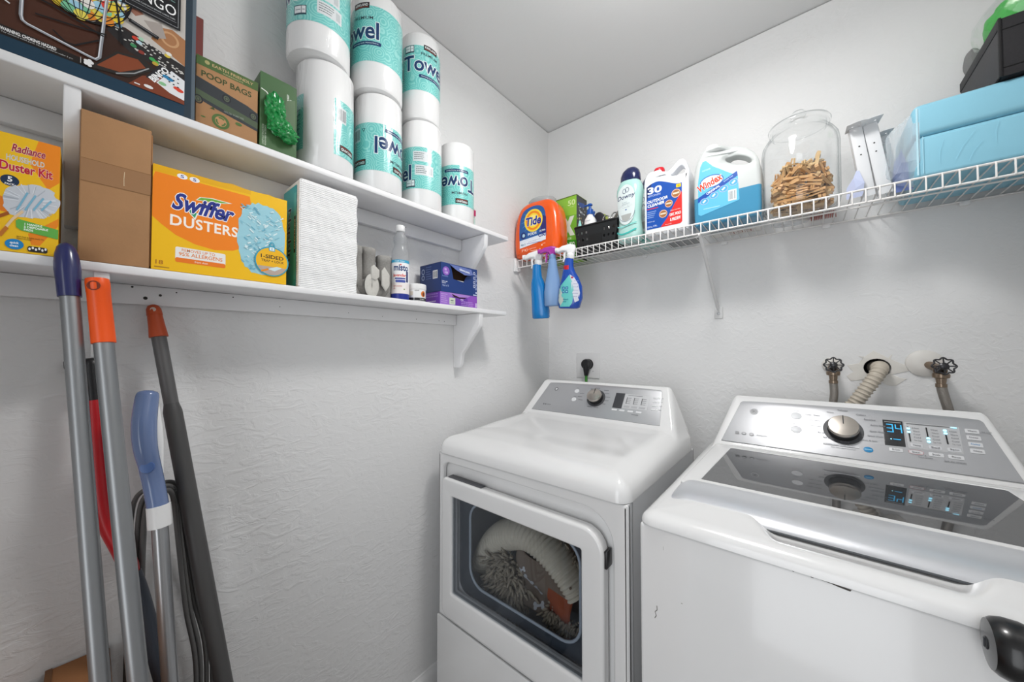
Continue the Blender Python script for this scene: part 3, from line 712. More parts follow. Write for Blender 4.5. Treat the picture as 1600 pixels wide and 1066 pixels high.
P.poly([(.318, .122), (.4185, .098), (.4185, .060), (.395, .072), (.345, .080), (.320, .100)], '2B292A')
R = random.Random(3); pts_ = [(R.uniform(.328, .416), R.random()) for _ in range(62)]
for (u, f) in pts_: lo = .100-.38*(u-.322); hi = .119-.18*(u-.318); P.ell(u, max(lo, .066)+(hi-max(lo, .066))*f, .0019, .0013, 'CFCDC8', 7)
for (u, v, c) in ((.352, .109, 'C8402E'), (.357, .104, 'B9D2DC'), (.360, .112, 'A5CDB2'), (.366, .112, 'CDC9C4'), (.394, .103, 'D8C04A'), (.396, .108, 'E4E2DC'), (.374, .084, '3FA35A'), (.379, .081, '55B04A'), (.378, .078, 'C0A040'), (.350, .094, '3F8A5A'), (.360, .088, '8A3A30'), (.332, .118, '7FB0CC')):
    P.ell(u, v, .0042, .0034, c, 10)
P.poly([(.300, .024), (.330, .070), (.360, .078), (.378, .066), (.345, .032)], '2C2826'); P.poly([(.308, .032), (.332, .067), (.356, .072), (.366, .062), (.335, .036)], '86452A'); P.line([(.330, .031), (.352, .044), (.370, .064)], .0018, '9A9C9E')
P.poly([(.345, .022), (.4185, .022), (.4185, .060), (.385, .058), (.362, .046)], '7C3D27')
P.poly([(.366, .046), (.384, .080), (.394, .078), (.378, .044)], '25252A'); P.text('BINGO', .3835, .0610, .038, .0105, 'F4F4F4', rot=58, bold=.1)
P.poly([(.380, .044), (.400, .0775), (.4185, .069), (.4185, .030), (.398, .034)], 'E4E6E8')
for (u, v, c) in ((.393, .062, '2E7FAE'), (.398, .060, '2E7FAE'), (.412, .046, 'D8452E'), (.408, .048, 'D8452E'), (.388, .046, '8CC090')): P.ell(u, v, .0055, .0034, c, 10)
for k in range(9): P.rect(.396+.006*(k % 3), .070-.008*(k//3)-.002*(k % 3), .3985+.006*(k % 3), .0722-.008*(k//3)-.002*(k % 3), '22242A')
P.rect(.352, .0265, .359, .0285, 'E8E8E8'); P.ell(.345+.025, .030, .0062, .0030, 'E4E4E4', 10)
cx, cy = .290, .170
P.ell(cx, cy, .058, .072, '3A2C28', 40)
R = random.Random(8); cols = ['E6C93A', 'E6C93A', 'E9E6E0', 'D9443A', '9FCBE0', '7CC29A', 'E9E6E0', 'E08A2E', 'E2D35A']
for k in range(110):
    a_ = R.uniform(pi, 2*pi); q = sqrt(R.random()); P.ell(cx+q*.052*cos(a_), cy+q*.066*sin(a_), .0080, .0085, R.choice(cols), 12)
for k in range(0, 6): P.ring(cx, cy, .058, max(.004, k*.0144), .0012, '17181C', 40); P.ring(cx, cy, max(.003, k*.0116), .072, .0012, '17181C', 40)
P.line([(.236, .30), (.232, .062), (.2335, .055), (.238, .052), (.300, .0405), (.307, .040), (.311, .046), (.327, .30)], .0040, '8E9298')
P.line([(.2365, .30), (.2325, .062), (.234, .0555), (.238, .053), (.300, .0415), (.3065, .041), (.310, .046), (.3265, .30)], .0013, 'D8DADF')
P.line([(.262, .060), (.275, .048), (.285, .050), (.310, .075)], .0022, '1A1A1C'); P.line([(.245, .074), (.285, .082), (.318, .090)], .0022, '1A1A1C'); P.line([(.328, .16), (.335, .10), (.337, .085)], .0026, '1A1A1C')
P.line([(.325, .158), (.340, .140), (.346, .135)], .0026, '1A1A1C'); P.line([(.344, .136), (.3815, .127)], .0068, '1B1B1E'); P.line([(.347, .1365), (.379, .1288)], .0012, '76787C')
P.line([(.200, .104), (.262, .099), (.315, .085)], .0026, '1A1A1C'); P.line([(.20, .085), (.222, .072)], .0020, 'D8D8DA')
P.rect(.336, .161, .411, .235, '1C1D20'); P.rect(.339, .165, .408, .1656, 'A8AAAE'); P.rect(.4074, .165, .408, .232, 'A8AAAE'); P.rect(.339, .165, .3396, .232, 'A8AAAE')
P.text('DELUXE', .378, .2170, .050, .0125, '6F8F8C', bold=None); P.text('BINGO', .3735, .1935, .062, .0190, 'F6F6F6', bold=.0)
P.text('INCLUDES CAGE BALLS BOARD CARDS CHIPS', .3735, .1785, .060, .0026, 'C0C2C4'); P.rect(.342, .1735, .405, .1740, 'A8AAAE')
P.text('WARNING: CHOKING HAZARD', .2400, .0300, .052, .0052, 'E8E8E8', bold=.08); P.text('Toy contains small parts. Not for children under 3 yrs.', .2490, .0250, .068, .0026, 'C8C8C8')
P.rect(.2905, .024, .2912, .034, 'C8C8C8')
for (a_, b_) in ((0, 0), (.003, .002), (-.003, .002), (.001, .004), (.001, -.0035), (-.003, -.002)): P.ell(.2995+a_, .029+b_, .0026, .0028, 'E8E8E8', 9)
P.build(parent=t)
# red-brown carton behind it
t = card('flat_carton', 'thin red-brown carton standing behind the bingo game box', 'box', .082, -1.86, UZ, .410, .030, .26, mat('redbrown_card', '7A3A34', .7), bev=.001)
P = Print(rside(0, 0, .410)); P.rect(.0, .0, .004, .26, 'B98A78'); P.rect(.022, .0, .024, .26, 'C9A08C'); P.build(parent=t)

# --- compostable bag box
t = card('bag_box', 'kraft carton with a green top band and black roll drawing beside the bingo box', 'box', .142, -1.469, UZ, .104, .115, .140, KRAFT)
P = Print(front(), rough=.6)
P.rect(0, .121, .104, .140, '4A6434'); P.text('EARTH FRIENDLY', .060, .1315, .070, .0060, 'C8A87C'); P.ell(.017, .132, .004, .004, 'A9A06C'); P.text('INGREDIENTS', .060, .1245, .034, .0028, 'B9A87C')
P.text('POOP BAGS', .050, .106, .084, .0125, '3E4A26', bold=.05)
P.poly([(0, .052), (.030, .044), (.104, .018+.012), (.104, .070), (.085, .078), (.060, .083), (.030, .090), (0, .096)], '32363A')
P.poly([(0, .058), (.104, .036), (.104, .050), (0, .071)], '4C5A44')
for (u, v) in ((.004, .050), (.049, .074), (.096, .060)): P.ring(u, v, .0075, .009, .0022, '22262A'); P.ell(u, v, .0048, .006, '59624F'); P.ring(u, v, .003, .004, .001, '22262A')
P.text('100% JOB  WORRY FREE', .062, .045, .034, .005, '8A9488')
P.ell(.040, .021, .0145, .0150, '4E6B36'); P.ell(.040, .021, .0095, .0100, 'B98B60')
for a in (90, 210, 330): P.ring(.040, .021, .0085, .0090, .0030, '4E6B36', 10, a-48, a+30)
P.ell(.070, .030, .006, .0035, '4E6B36', 10); P.poly([(.022, .040), (.028, .046), (.030, .040)], '3E4A26'); P.ell(.012, .018, .004, .0015, '4E6B36', 8)
P.build(parent=t)
# --- green bag dispenser
t = card('bag_dispenser', 'dark green carton with crumpled green plastic bags pulled out of its slot', 'box', .142, -1.361, UZ, .074, .115, .172, mat('green_card', '3C5E38', .5))
P = Print(front(), rough=.5); P.poly([(.030, .0), (.074, .0), (.074, .15), (.060, .172), (.0, .172), (.0, .0)], '3F6239')
P.text('PREMIUM DOGGY\nWASTE BAGS', .058, .128, .038, .010, 'E8ECE4', rot=90, bold=.06)
P.poly([(.040, .060), (.052, .130), (.070, .140), (.072, .02)], '57704F'); P.text('CAREFULLY MADE FROM\nRENEWABLE MATERIALS', .0085, .030, .046, .008, 'B9C4B0', rot=90)
P.line([(.002, .133), (.012, .130), (.022, .118)], .0022, 'E8ECE4'); P.ell(.030, .082, .017, .044, '1D3A20'); P.ring(.031, .082, .018, .046, .0015, 'C9D2C4', 24, -80, 60)
P.build(parent=t)
PL = mat('green_film', '12823C', .22, coat=.35)
def crumple(name, c, r, m, parent, sd, sub=3, amp=.35):
    bm = bmesh.new(); bmesh.ops.create_icosphere(bm, subdivisions=sub, radius=1); R = random.Random(sd)
    ph = [(R.uniform(-4, 4), R.uniform(-4, 4), R.uniform(-4, 4), R.uniform(0, 6)) for _ in range(7)]
    for v in bm.verts:
        p = v.co; s = sum(abs(sin(a*p.x*1.6+b*p.y*1.6+cc*p.z*1.6+d)) for a, b, cc, d in ph)/7
        k = 1-amp+2*amp*s; v.co = Vector((c[0]+p.x*r[0]*k, c[1]+p.y*r[1]*k, c[2]+p.z*r[2]*k))
    me = bpy.data.meshes.new(name); bm.to_mesh(me); bm.free(); return link(name, me, parent, m)
crumple('plastic_bag', (.028, -.006, .094), (.017, .012, .030), PL, t, 5, 4, .55); crumple('plastic_bag', (.036, -.008, .060), (.020, .013, .021), PL, t, 8, 4, .55); crumple('plastic_bag', (.052, -.012, .044), (.018, .011, .015), PL, t, 9, 4, .55)

# --- paper towel rolls
WRAP = mat('clear_wrapped_paper', 'E8E8E8', .34, coat=.9)
def film_bump(m, st, sc=(1, 1, .16), dist=.004):
    nt = m.node_tree; b = nt.nodes['Principled BSDF']; tc = nt.nodes.new('ShaderNodeTexCoord'); mp = nt.nodes.new('ShaderNodeMapping'); mp.inputs['Scale'].default_value = sc
    n = nt.nodes.new('ShaderNodeTexNoise'); n.inputs['Scale'].default_value = 30; n.inputs['Detail'].default_value = 3; n.inputs['Distortion'].default_value = 1.5
    bp = nt.nodes.new('ShaderNodeBump'); bp.inputs['Strength'].default_value = st; bp.inputs['Distance'].default_value = dist
    nt.links.new(tc.outputs['Object'], mp.inputs[0]); nt.links.new(mp.outputs[0], n.inputs['Vector']); nt.links.new(n.outputs['Fac'], bp.inputs['Height']); nt.links.new(bp.outputs[0], b.inputs['Coat Normal'])
    b.inputs['Coat Roughness'].default_value = .05
film_bump(WRAP, .9)
def teal_mat():
    m = bpy.data.materials.new('teal_wrap_print'); m.use_nodes = True; nt = m.node_tree; b = nt.nodes['Principled BSDF']
    b.inputs['Roughness'].default_value = .3; b.inputs['Coat Weight'].default_value = .4
    tc = nt.nodes.new('ShaderNodeTexCoord'); v = nt.nodes.new('ShaderNodeTexVoronoi'); v.inputs['Scale'].default_value = 26; v.inputs['Randomness'].default_value = .75
    nt.links.new(tc.outputs['Object'], v.inputs['Vector'])
    mu = nt.nodes.new('ShaderNodeMath'); mu.operation = 'MULTIPLY'; mu.inputs[1].default_value = 42; nt.links.new(v.outputs['Distance'], mu.inputs[0])
    si = nt.nodes.new('ShaderNodeMath'); si.operation = 'SINE'; nt.links.new(mu.outputs[0], si.inputs[0])
    r = nt.nodes.new('ShaderNodeValToRGB'); r.color_ramp.elements[0].position = .0; r.color_ramp.elements[1].position = .7
    r.color_ramp.elements[0].color = lin('6CC4BF'); r.color_ramp.elements[1].color = lin('93D8D2'); nt.links.new(si.outputs[0], r.inputs[0]); nt.links.new(r.outputs[0], b.inputs['Base Color'])
    return m
TEAL = teal_mat(); TEAL.node_tree.nodes['Principled BSDF'].inputs['Coat Weight'].default_value = .8; film_bump(TEAL, .9)
RH = .2840
def roll(label, cx, cy, z, r, th, z0, z1, a0, a1, items, flip, group='paper towel rolls on the upper shelf'):
    t = thing('paper_towel_roll', label, 'paper towel', (cx, cy, z), 0, group)
    lathe('wrapped_roll', [(0, .004), (.022, .004), (.022, .0), (r-.012, .0), (r-.004, .003), (r, .011), (r, RH-.011), (r-.004, RH-.003), (r-.012, RH), (.022, RH), (.022, RH-.004), (0, RH-.004)], WRAP, t, seg=56)
    P = Print(cylmap(r, radians(th)), step=.006, rough=.3, w0=.0004)
    P.rect(a0, z0, a1, z1, TEAL)
    rot = 180 if flip else 0
    for it in items:
        k, u, v = it[0], it[1], it[2]
        if k == 'towel': P.text('Towel', u, v, .150, .050, '1F3B66', bold=.05, rot=rot, halo='EEF2F2', hb=.045)
        if k == 'prem': P.text('PREMIUM', u, v, .058, .0088, '2A3440', bold=.02, rot=rot)
        if k == 'soft': P.rect(u-.045, v-.0055, u+.045, v+.0055, '1F3B66', .004); P.text('Strong and Absorbent', u, v, .076, .0048, 'DDE8EC', rot=rot)
        if k == 'kirk': P.rect(u-.024, v-.0085, u+.024, v+.0085, '231C1C'); P.text('KIRKLAND', u, v+(.0015 if not flip else -.0015), .040, .0072, 'F0F0F0', bold=.04, rot=rot); P.rect(u-.020, v-(.0058 if not flip else -.0046), u+.020, v-(.0046 if not flip else -.0058), 'B0402E')
        if k == 'info': P.rect(u-.030, v-.0165, u+.030, v+.0165, 'D9DDDF', .002); P.lines(u-.026, v+.009, u+.010, 4, .0062, .0024, '6E7678', seed=int(u*900)+7, gap=.3); P.rect(u+.014, v-.011, u+.026, v+.010, 'BFC5C7')
        if k == 'bar': P.bars(u-.013, v-.020, u+.013, v+.020, 12, '53595C', 'D9DDDF')
        if k == 'size': P.rect(u-.016, v-.012, u+.016, v+.012, '36505C'); P.rect(u-.014, v-.0075, u+.003, v+.010, 'E6EAEC'); P.rect(u+.0045, v-.0075, u+.014, v+.010, 'E6EAEC'); P.rect(u-.012, v+.0005, u+.001, v+.0018, '36505C'); P.rect(u+.006, v+.0005, u+.012, v+.0018, '36505C')
        if k == 'tri': P.poly([(u-.006, v+.004), (u+.006, v+.004), (u, v-.007)], '245C60'); P.poly([(u-.003, v+.002), (u+.003, v+.002), (u, v-.003)], '86D6D0')
    P.build('printed_wrap', t); return t
roll('paper towel roll, leftmost of the bottom row, mostly white wrap', .083, -1.197, UZ, .0695, -22, .046, .192, .019, .16, (('bar', .040, .155), ('kirk', .058, .068)), True)
r1 = bpy.data.objects['paper_towel_roll']; Pq = Print(cylmap(.0695, radians(-22)), step=.006, rough=.3, w0=.0004); Pq.rect(-.125, .050, -.055, .190, TEAL); Pq.lines(-.084, .150, -.066, 7, .012, .003, '2C6C70'); Pq.build('printed_wrap', r1)
roll('paper towel roll second from the left in the bottom row, print upside down', .083, -1.043, UZ, .0680, -29, .056, .192, -.2, .2, (('bar', -.068, .160), ('tri', -.043, .172), ('kirk', -.060, .079), ('kirk', .066, .072), ('soft', .062, .176), ('towel', .064, .130), ('prem', .062, .092)), True)
roll('paper towel roll third from the left in the bottom row, two info panels', .083, -.887, UZ, .0665, -36, .058, .192, -.2, .2, (('info', .003, .162), ('info', .009, .118), ('size', -.036, .074), ('towel', -.108, .110)), False)
roll('paper towel roll at the right end of the bottom row, standing alone', .083, -.732, UZ, .0640, -41, .056, .197, -.2, .2, (('soft', .000, .178), ('towel', .005, .134), ('prem', .012, .098), ('kirk', .020, .070)), True)
Z2 = UZ+RH+.0005
roll('paper towel roll at the left end of the upper tier, cut by the photo top', .088, -1.217, Z2, .0745, -21, .070, .230, -.23, .23, (('towel', -.106, .146), ('size', -.045, .095), ('info', .018, .150), ('info', .024, .112)), False)
roll('paper towel roll in the middle of the upper tier', .085, -1.051, Z2, .0735, -29, .076, .235, -.23, .23, (('kirk', -.045, .236), ('prem', -.040, .2000), ('towel', -.070, .164), ('soft', -.034, .127), ('bar', .11, .16)), False)
roll('paper towel roll at the right end of the upper tier', .083, -.893, Z2, .0655, -35, .090, .235, -.2, .2, (('size', -.036, .222), ('kirk', .034, .232), ('prem', .030, .2095), ('towel', .018, .176), ('soft', .040, .136), ('bar', -.074, .15)), False)
# --- small bottle behind the last roll
t = thing('lotion_bottle', 'small grey bottle with a pink label beside the rightmost paper towel roll', 'bottle', (.050, -.628, UZ), 90)
loft('bottle_body', [(0, 0, 0, .017, .010, 2.4), (.004, 0, 0, .019, .012, 2.4), (.03, 0, 0, .019, .012, 2.4), (.055, 0, 0, .016, .010, 2.4), (.085, 0, 0, .020, .012, 2.4), (.108, 0, 0, .018, .010, 2.3), (.114, 0, 0, .008, .008, 2)], mat('bottle_grey', '9EA8A6', .4), t, seg=24)
P = Print(front(0, 0, -.0125), rough=.35); P.rect(-.016, .076, .016, .100, 'B01C58'); P.ell(0, .088, .005, .005, 'F4C8DC'); P.rect(-.013, .03, .013, .068, 'B9CCC6'); P.rect(-.006, .045, .006, .062, '5C9A86'); P.build(parent=t)
lathe('bottle_cap', [(.010, .112), (.011, .114), (.011, .128), (.009, .130), (0, .130)], mat('dark_cap', '3A3438', .4), t, seg=20)

# ================================================================== LOWER SHELF ITEMS
YEL = mat('carton_yellow', 'F0BC12', .45)
t = card('duster_kit_box', 'yellow and orange duster kit carton at the left end of the lower shelf', 'box', .149, -1.6925, LZ, .060, .085, .179, YEL, .001)
P = Print(lambda u, v, w: (.060-(.146-u)*.625, -w, v), rough=.4); W_ = .146
P.rect(.050, 0, W_, .179, 'F3C01A'); P.poly([(.112, .179), (W_, .179), (W_, .120), (.128, .105), (.100, .140)], 'F08A1C'); P.poly([(.050, .06), (.075, .058), (.080, .075), (.050, .085)], 'E07A1E'); P.poly([(.118, .014), (W_, .050), (W_, .062), (.100, .030), (.105, .014)], 'F08A1C')
P.text('Radiance', .098, .159, .050, .0125, 'A51F3C', bold=.06, shear=.25, halo='F6E9E4', hb=.035); P.text('HOUSEHOLD', .094, .143, .056, .0088, 'D9D5CC', bold=.06, halo='8E8A80', hb=.02); P.text('Duster Kit', .096, .1295, .078, .0140, 'C01F3C', bold=.07, halo='F2E6D8', hb=.035)
P.ell(.072, .1075, .0135, .0085, '1E3350'); P.text('5', .072, .1095, .007, .0080, 'FFFFFF', bold=.06); P.text('PACK', .072, .1020, .0140, .0032, 'FFFFFF', bold=.04)
fl = []; R = random.Random(2)
for k in range(40): a = 2*pi*k/40; q = 1+R.uniform(-.10, .06); fl.append((.103+.043*q*cos(a), .081+.0275*q*sin(a)+.006*cos(a)))
P.poly(fl, 'C9CED6')
for k in range(34): a = R.uniform(0, 2*pi); P.line([(.103+.018*cos(a), .081+.012*sin(a)), (.103+.040*cos(a), .081+.026*sin(a))], .0014, R.choice(['E4E7EC', 'AEB6C0', 'DDE3EA']))
for k in range(4): P.line([(.083+k*.012, .064+k*.002), (.098+k*.012, .094-k*.002)], .0032, '7FB6D0')
P.line([(.066, .032), (.078, .050), (.092, .064)], .0042, 'E6C9A2'); P.line([(.058, .050), (.072, .058)], .005, 'A4581C'); P.line([(.060, .022), (.070, .036)], .006, 'C4762A')
P.poly([(.082, .048), (.086, .051), (W_, .0435), (W_, .028), (.090, .034), (.083, .038)], '63B04C'); P.text('1 HANDLE\n5 DISPOSABLE\nPADS', .112, .0405, .036, .0120, 'FFFFFF', bold=.05)
P.text('BEST FOR BLINDS HARD TO\nREACH PLACES', .104, .0225, .040, .0050, '6A4A1C'); P.ell(.081, .0115, .0135, .0080, '1C86C8'); P.text('quick\nclean', .081, .0115, .013, .008, 'FFFFFF', bold=.05)
P.rect(.100, .003, .130, .0115, '2A2A2A', .003)
for k in range(6): P.ell(.103+k*.0048, .0072+.002*(k % 2), .0018, .0022, 'F2F2F2', 8)
P.build(parent=t)

t = thing('cardboard_carton', 'tall plain brown cardboard box with a taped middle on the lower shelf', 'box', (.1490, -1.6125, LZ), 90)
box('carton', 0, .083, 0, .104, 0, .2545, KRAFT, t, .0015)
plate('side_flap', [[(.002, .004), (.1005, .004), (.1005, .2520), (.010, .2520), (.004, .2430)]], .0016, KRAFT, t, f=lambda x, y, z: (z, x, y), off=(.0845, .002, 0))
P = Print(front(0, 0, -.0002), rough=.35, w0=.0003); TAPE = mat('clear_tape_on_card', '9C7450', .28, bump=.1, bscale=50)
P.rect(.001, .134, .083, .172, TAPE); P.rect(.001, .1335, .083, .1345, '8A643F'); P.rect(.001, .1715, .083, .1725, '8A643F'); P.line([(.0500, .140), (.0497, .152), (.0503, .165)], .0008, 'D8C4A4'); P.build('packing_tape', t)

# --- big duster refill box
t = card('duster_refill_box', 'wide orange and yellow duster refill box in the middle of the lower shelf', 'box', .149, -1.5270, LZ, .2195, .095, .196, YEL, .002)
P = Print(front(), rough=.4); P.rect(0, 0, .2195, .196, 'F4BE12')
P.poly([(0, .196), (.150, .196), (.150, .187), (0, .182)], 'E9AE10')
P.poly([(.003, .182), (.148, .182), (.150, .170), (.147, .10), (.142, .070), (.120, .058), (.090, .053), (.060, .058), (.032, .070), (.012, .086), (.0, .098), (0, .17)], 'F58518')
for u in (.040, .058): P.ell(u, .1855, .0075, .0050, 'F4F4F8'); P.text('S', u, .1855, .005, .006, '27348C', bold=.05)
sw = [(.060, .146), (.066, .154), (.085, .158), (.118, .157), (.103, .152), (.080, .149)]
P.poly(sw, 'F2F4EC'); P.poly([(.062, .1475), (.068, .1535), (.085, .1565), (.112, .1558), (.098, .1520), (.078, .1490)], '6FB23C')
P.poly([(.046, .128), (.064, .120), (.060, .106), (.052, .116)], 'F2F4EC'); P.poly([(.048, .127), (.062, .1205), (.0590, .110), (.053, .117)], '2E9E6A')
P.text('Swiffer', .074, .1345, .096, .034, '27348C', bold=.07, shear=.32, rot=-2, halo='FFFFFF', hb=.05)
P.text('DUSTERS', .076, .0980, .104, .0210, 'FFF6EC', bold=.05, sp=1.08)
P.rect(.032, .0200, .108, .0480, 'F0EEEA', .003); P.rect(.032, .0185, .108, .0275, 'EE7A1E', .003); P.text('REMOVES UP TO', .066, .0430, .050, .0055, 'E47F2A', bold=.02); P.text('95% ALLERGENS', .070, .0350, .066, .0072, 'E47F2A', bold=.03); P.text('from dust', .070, .0230, .020, .0034, 'FFF0E0')
P.text('18', .0105, .0140, .010, .0080, 'B06A1C'); P.rect(.004, .004, .024, .006, 'B0801C')
R = random.Random(12); out = []
for k in range(56):
    a = 2*pi*k/56; e = 1+R.uniform(-.035, .035); x = .172+.044*e*math.copysign(abs(cos(a))**.75, cos(a)); y = .094+.078*e*math.copysign(abs(sin(a))**.75, sin(a))
    out.append((min(x, .216), max(y, .008)))
P.poly(out, '9CCFDC')
for k in range(150):
    x = .172+R.gauss(0, .019); y = R.uniform(.022, .160)
    if not .134 < x < .208: continue
    L = R.uniform(.006, .014); s = R.choice([-1, -1, .6]); P.line([(x, y), (x+L*.8*(1 if x > .17 else -1)*.7, y+L*.8*s*-.6)], R.uniform(.0012, .0028), R.choice(['C8E4EA', '7FBFD2', 'B4DAE2', 'DDEFF2', '6FB4CC']))
P.ell(.1905, .0480, .0330, .0330, '2E9DB8', 36); P.ell(.1905, .0480, .0305, .0305, 'F2B81C', 36)
P.poly([(.1625, .036)]+[(.1905+.0300*cos(radians(a)), .0480+.0300*sin(radians(a))) for a in range(204, 337, 8)]+[(.2185, .036)], 'B9A79C')
P.poly([(.182, .030), (.200, .038), (.210, .036), (.196, .027)], 'CFE4EA'); P.line([(.170, .024), (.184, .030)], .004, 'E88A1C')
P.text('1-SIDED', .1910, .0580, .044, .0085, '3A2A1E', bold=.05); P.text('TRAP + LOCK', .1920, .0485, .044, .0055, '3A2A1E', bold=.03)
P.rect(.184, .0710, .196, .0830, '2E9DB8', .002); P.ring(.190, .0850, .0050, .0065, .002, '2E9DB8', 20); P.rect(.1855, .0725, .1945, .0800, 'E6F2F4', .001); P.rect(.1893, .0740, .1907, .0785, '2E9DB8')
P.build(parent=t)
tf = plate('torn_flap', [[(.085, .194), (.118, .1995), (.150, .1950), (.185, .1985), (.216, .190), (.216, .186), (.085, .186)]], .0018, mat('carton_yellow_worn', 'DCA410', .5), t, bev=.0004, off=(0, .0015, 0))
P = Print(front(0, 0, .0004), rough=.5); P.rect(.093, .1930, .118, .1955, 'C0761C'); P.rect(.120, .1925, .142, .1945, 'C8821C'); P.build(parent=t)

# --- napkin pack: many thin napkins in a printed sleeve
t = thing('napkin_pack', 'tall stack of white paper napkins in a teal printed wrapper', 'napkins', (.149, -1.281, LZ), 90)
nm = mat('napkin_white', 'EFEFEF', .75, bump=.2, bscale=60); V = []; F = []; R = random.Random(6); NL = 58; W_, D_, H_ = .143, .105, .262
prev = []
for j in range(NL*2+1):
    z = H_*j/(NL*2); g = (.0012 if j % 2 else 0)+R.uniform(0, .0004); tp = max(0, z-H_+.008)/.008*.003; wv = .0008*sin(j*.21)
    x0, x1, y0, y1 = g+tp, W_-g-tp-wv, g+tp+wv, D_-g-tp
    ring = [(x0, y1), (x0, y0+.002), (x0+.002, y0)]+[(x0+.002+(x1-x0-.004)*q/9, y0+.0006*sin(q*2.1+j*.35)) for q in range(1, 9)]+[(x1-.002, y0), (x1, y0+.002), (x1, y1)]
    n = len(ring); V += [(a, b, z) for a, b in ring]
    if j:
        for k in range(n): F.append(((j-1)*n+k, (j-1)*n+(k+1) % n, j*n+(k+1) % n, j*n+k))
F += [tuple(range(n)), tuple(NL*2*n+k for k in range(n))]
mesh('napkin_stack', V, F, nm, t)
P = Print(lside(D_, 0, -.0003), rough=.35); P.rect(0, .001, D_-.018, H_-.012, '3FB4BE'); P.rect(D_-.034, .02, D_-.020, H_-.03, '5CC4C8')
P.text('Napkins', .040, .125, .150, .026, '1A2840', bold=.05, rot=-90, halo='D8ECEE', hb=.04); P.rect(D_-.033, .085, D_-.022, .175, '2A2622'); P.text('KIRKLAND', D_-.0275, .130, .072, .0060, 'F0E6D8', rot=-90, bold=.03); P.build('printed_sleeve', t)
box('clear_wrap_fold', -.0006, .0012, -.0006, .0020, .002, H_-.004, mat('wrap_fold', 'F2F2F2', .25, coat=.5), t)

# --- grey knitted slippers rolled up
FEL = mat('grey_felt', '9A9894', .95, noise=.22, nscale=190, bump=.5, bscale=260); LIN = mat('pale_felt_lining', 'C4C2BC', .9, noise=.1, nscale=160, bump=.3, bscale=200)
def felt(label, y, z0, h, r, tilt, x=.118, fold=0):
    t = thing('felt_wrap', label, 'cloth', (x, y, z0), 90, 'rolled grey cloths on the lower shelf')
    s = loft('cloth_roll', [(0, 0, 0, r*.85, r*.7, 2.6), (.004, 0, 0, r, r*.85, 2.6), (h*.5, tilt*.3, 0, r*1.03, r*.9, 2.4), (h-.020, tilt*.8, 0, r, r*.85, 2.4), (h-.018, tilt*.8, 0, r*1.06, r*.93, 2.4), (h-.003, tilt, 0, r*1.06, r*.93, 2.4), (h, tilt, 0, r*.98, r*.82, 2.4)], FEL, t, seg=28)
    return t
felt('grey felt cloth roll standing close beside the napkin stack', -1.124, LZ, .140, .0195, -.002, .104)
felt('grey felt cloth roll, taller one left of the spray mist bottle', -1.083, LZ+.001, .142, .0200, 0, .098)
felt('grey felt cloth roll directly behind the clear spray mist bottle', -1.034, LZ, .128, .0220, .002, .098)
t = thing('felt_wrap', 'pale folded felt loop in front of the cloth rolls', 'cloth', (.138, -1.091, LZ), 90, 'rolled grey cloths on the lower shelf')
tube('cloth_loop', [(0+.011*cos(a), 0, .029+.023*sin(a)) for a in [2*pi*k/22 for k in range(22)]], .0032, LIN, t, closed=True, seg=8, ry=3.2)
for (yy, zz, a, hh) in ((-1.084, .066, 28, .036), (-1.052, .052, -14, .056)):
    t = thing('felt_wrap', 'pale felt strap folded over, %s of the cloth group' % ('higher one at the middle' if zz > .06 else 'longer one at the right'), 'cloth', (.140, yy, LZ+zz-.018), 90, 'rolled grey cloths on the lower shelf')
    plate('cloth_strap', [[(-.011, -.018+.0), (.002, -hh*.62), (.013, -hh*.3), (.013, hh*.25), (-.003, hh*.62), (-.012, hh*.4)]], .008, LIN, t, bev=.003, off=(0, 0, .018))
t = thing('felt_wrap', 'dark grey felt cloth lying low under the cloth rolls', 'cloth', (.122, -1.078, LZ), 90, 'rolled grey cloths on the lower shelf')
crumple('cloth_heap', (0, .004, .026), (.046, .016, .027), mat('grey_felt_dark', '82807C', .95, noise=.25, nscale=170, bump=.5, bscale=240), t, 4, 4, .14)

# --- spray mist bottle
t = thing('mist_bottle', 'clear plastic bottle with a white cap and red blue label on the lower shelf', 'bottle', (.120, -.990, LZ), 90)
cp = mat('clear_plastic_grey', 'D8DADC', .12, trans=.75, ior=1.2)
loft('bottle_body', [(0, 0, 0, .024, .024, 2), (.003, 0, 0, .0262, .0262, 2), (.120, 0, 0, .0262, .0262, 2), (.145, 0, 0, .0248, .0248, 2), (.160, 0, 0, .019, .019, 2), (.166, 0, 0, .0175, .0175, 2), (.180, 0, 0, .0205, .0205, 2), (.190, 0, 0, .0205, .0205, 2), (.204, 0, 0, .0125, .0125, 2), (.212, 0, 0, .011, .011, 2)], cp, t, seg=36)
lathe('bottle_cap', [(0, .210), (.0125, .210), (.0135, .212), (.0135, .226), (.0120, .228), (0, .228)], WHITEP, t, seg=28)
P = Print(cylmap(.0263, radians(-118)), step=.003, rough=.3, w0=.0003); P.rect(-.075, .000, .075, .017, '27348C'); P.rect(-.075, .017, .075, .050, 'EDE6E4'); P.rect(-.075, .050, .075, .118, 'F2F2F4'); P.rect(-.075, .110, .075, .1185, '3FA6CC')
P.text('fresh linen', -.004, .1145, .030, .004, 'DCEFF6'); P.text('misto', .001, .0945, .046, .0190, '1F3E74', bold=.07); P.ell(-.0005, .1035, .0020, .0022, 'D8402E'); P.text('lavender', -.004, .0720, .040, .0095, 'D8402E', bold=.06, shear=.2)
P.rect(-.018, .0600, .014, .0640, '27348C', .002); P.rect(-.016, .0500, .014, .0580, '4A5AA8', .003); P.rect(.016, .052, .024, .085, '3A3F6C'); P.text('with essential\noils', -.010, .036, .026, .012, 'D07A6C'); P.ell(.010, .030, .002, .002, '6A8A3C'); P.build('printed_label', t)
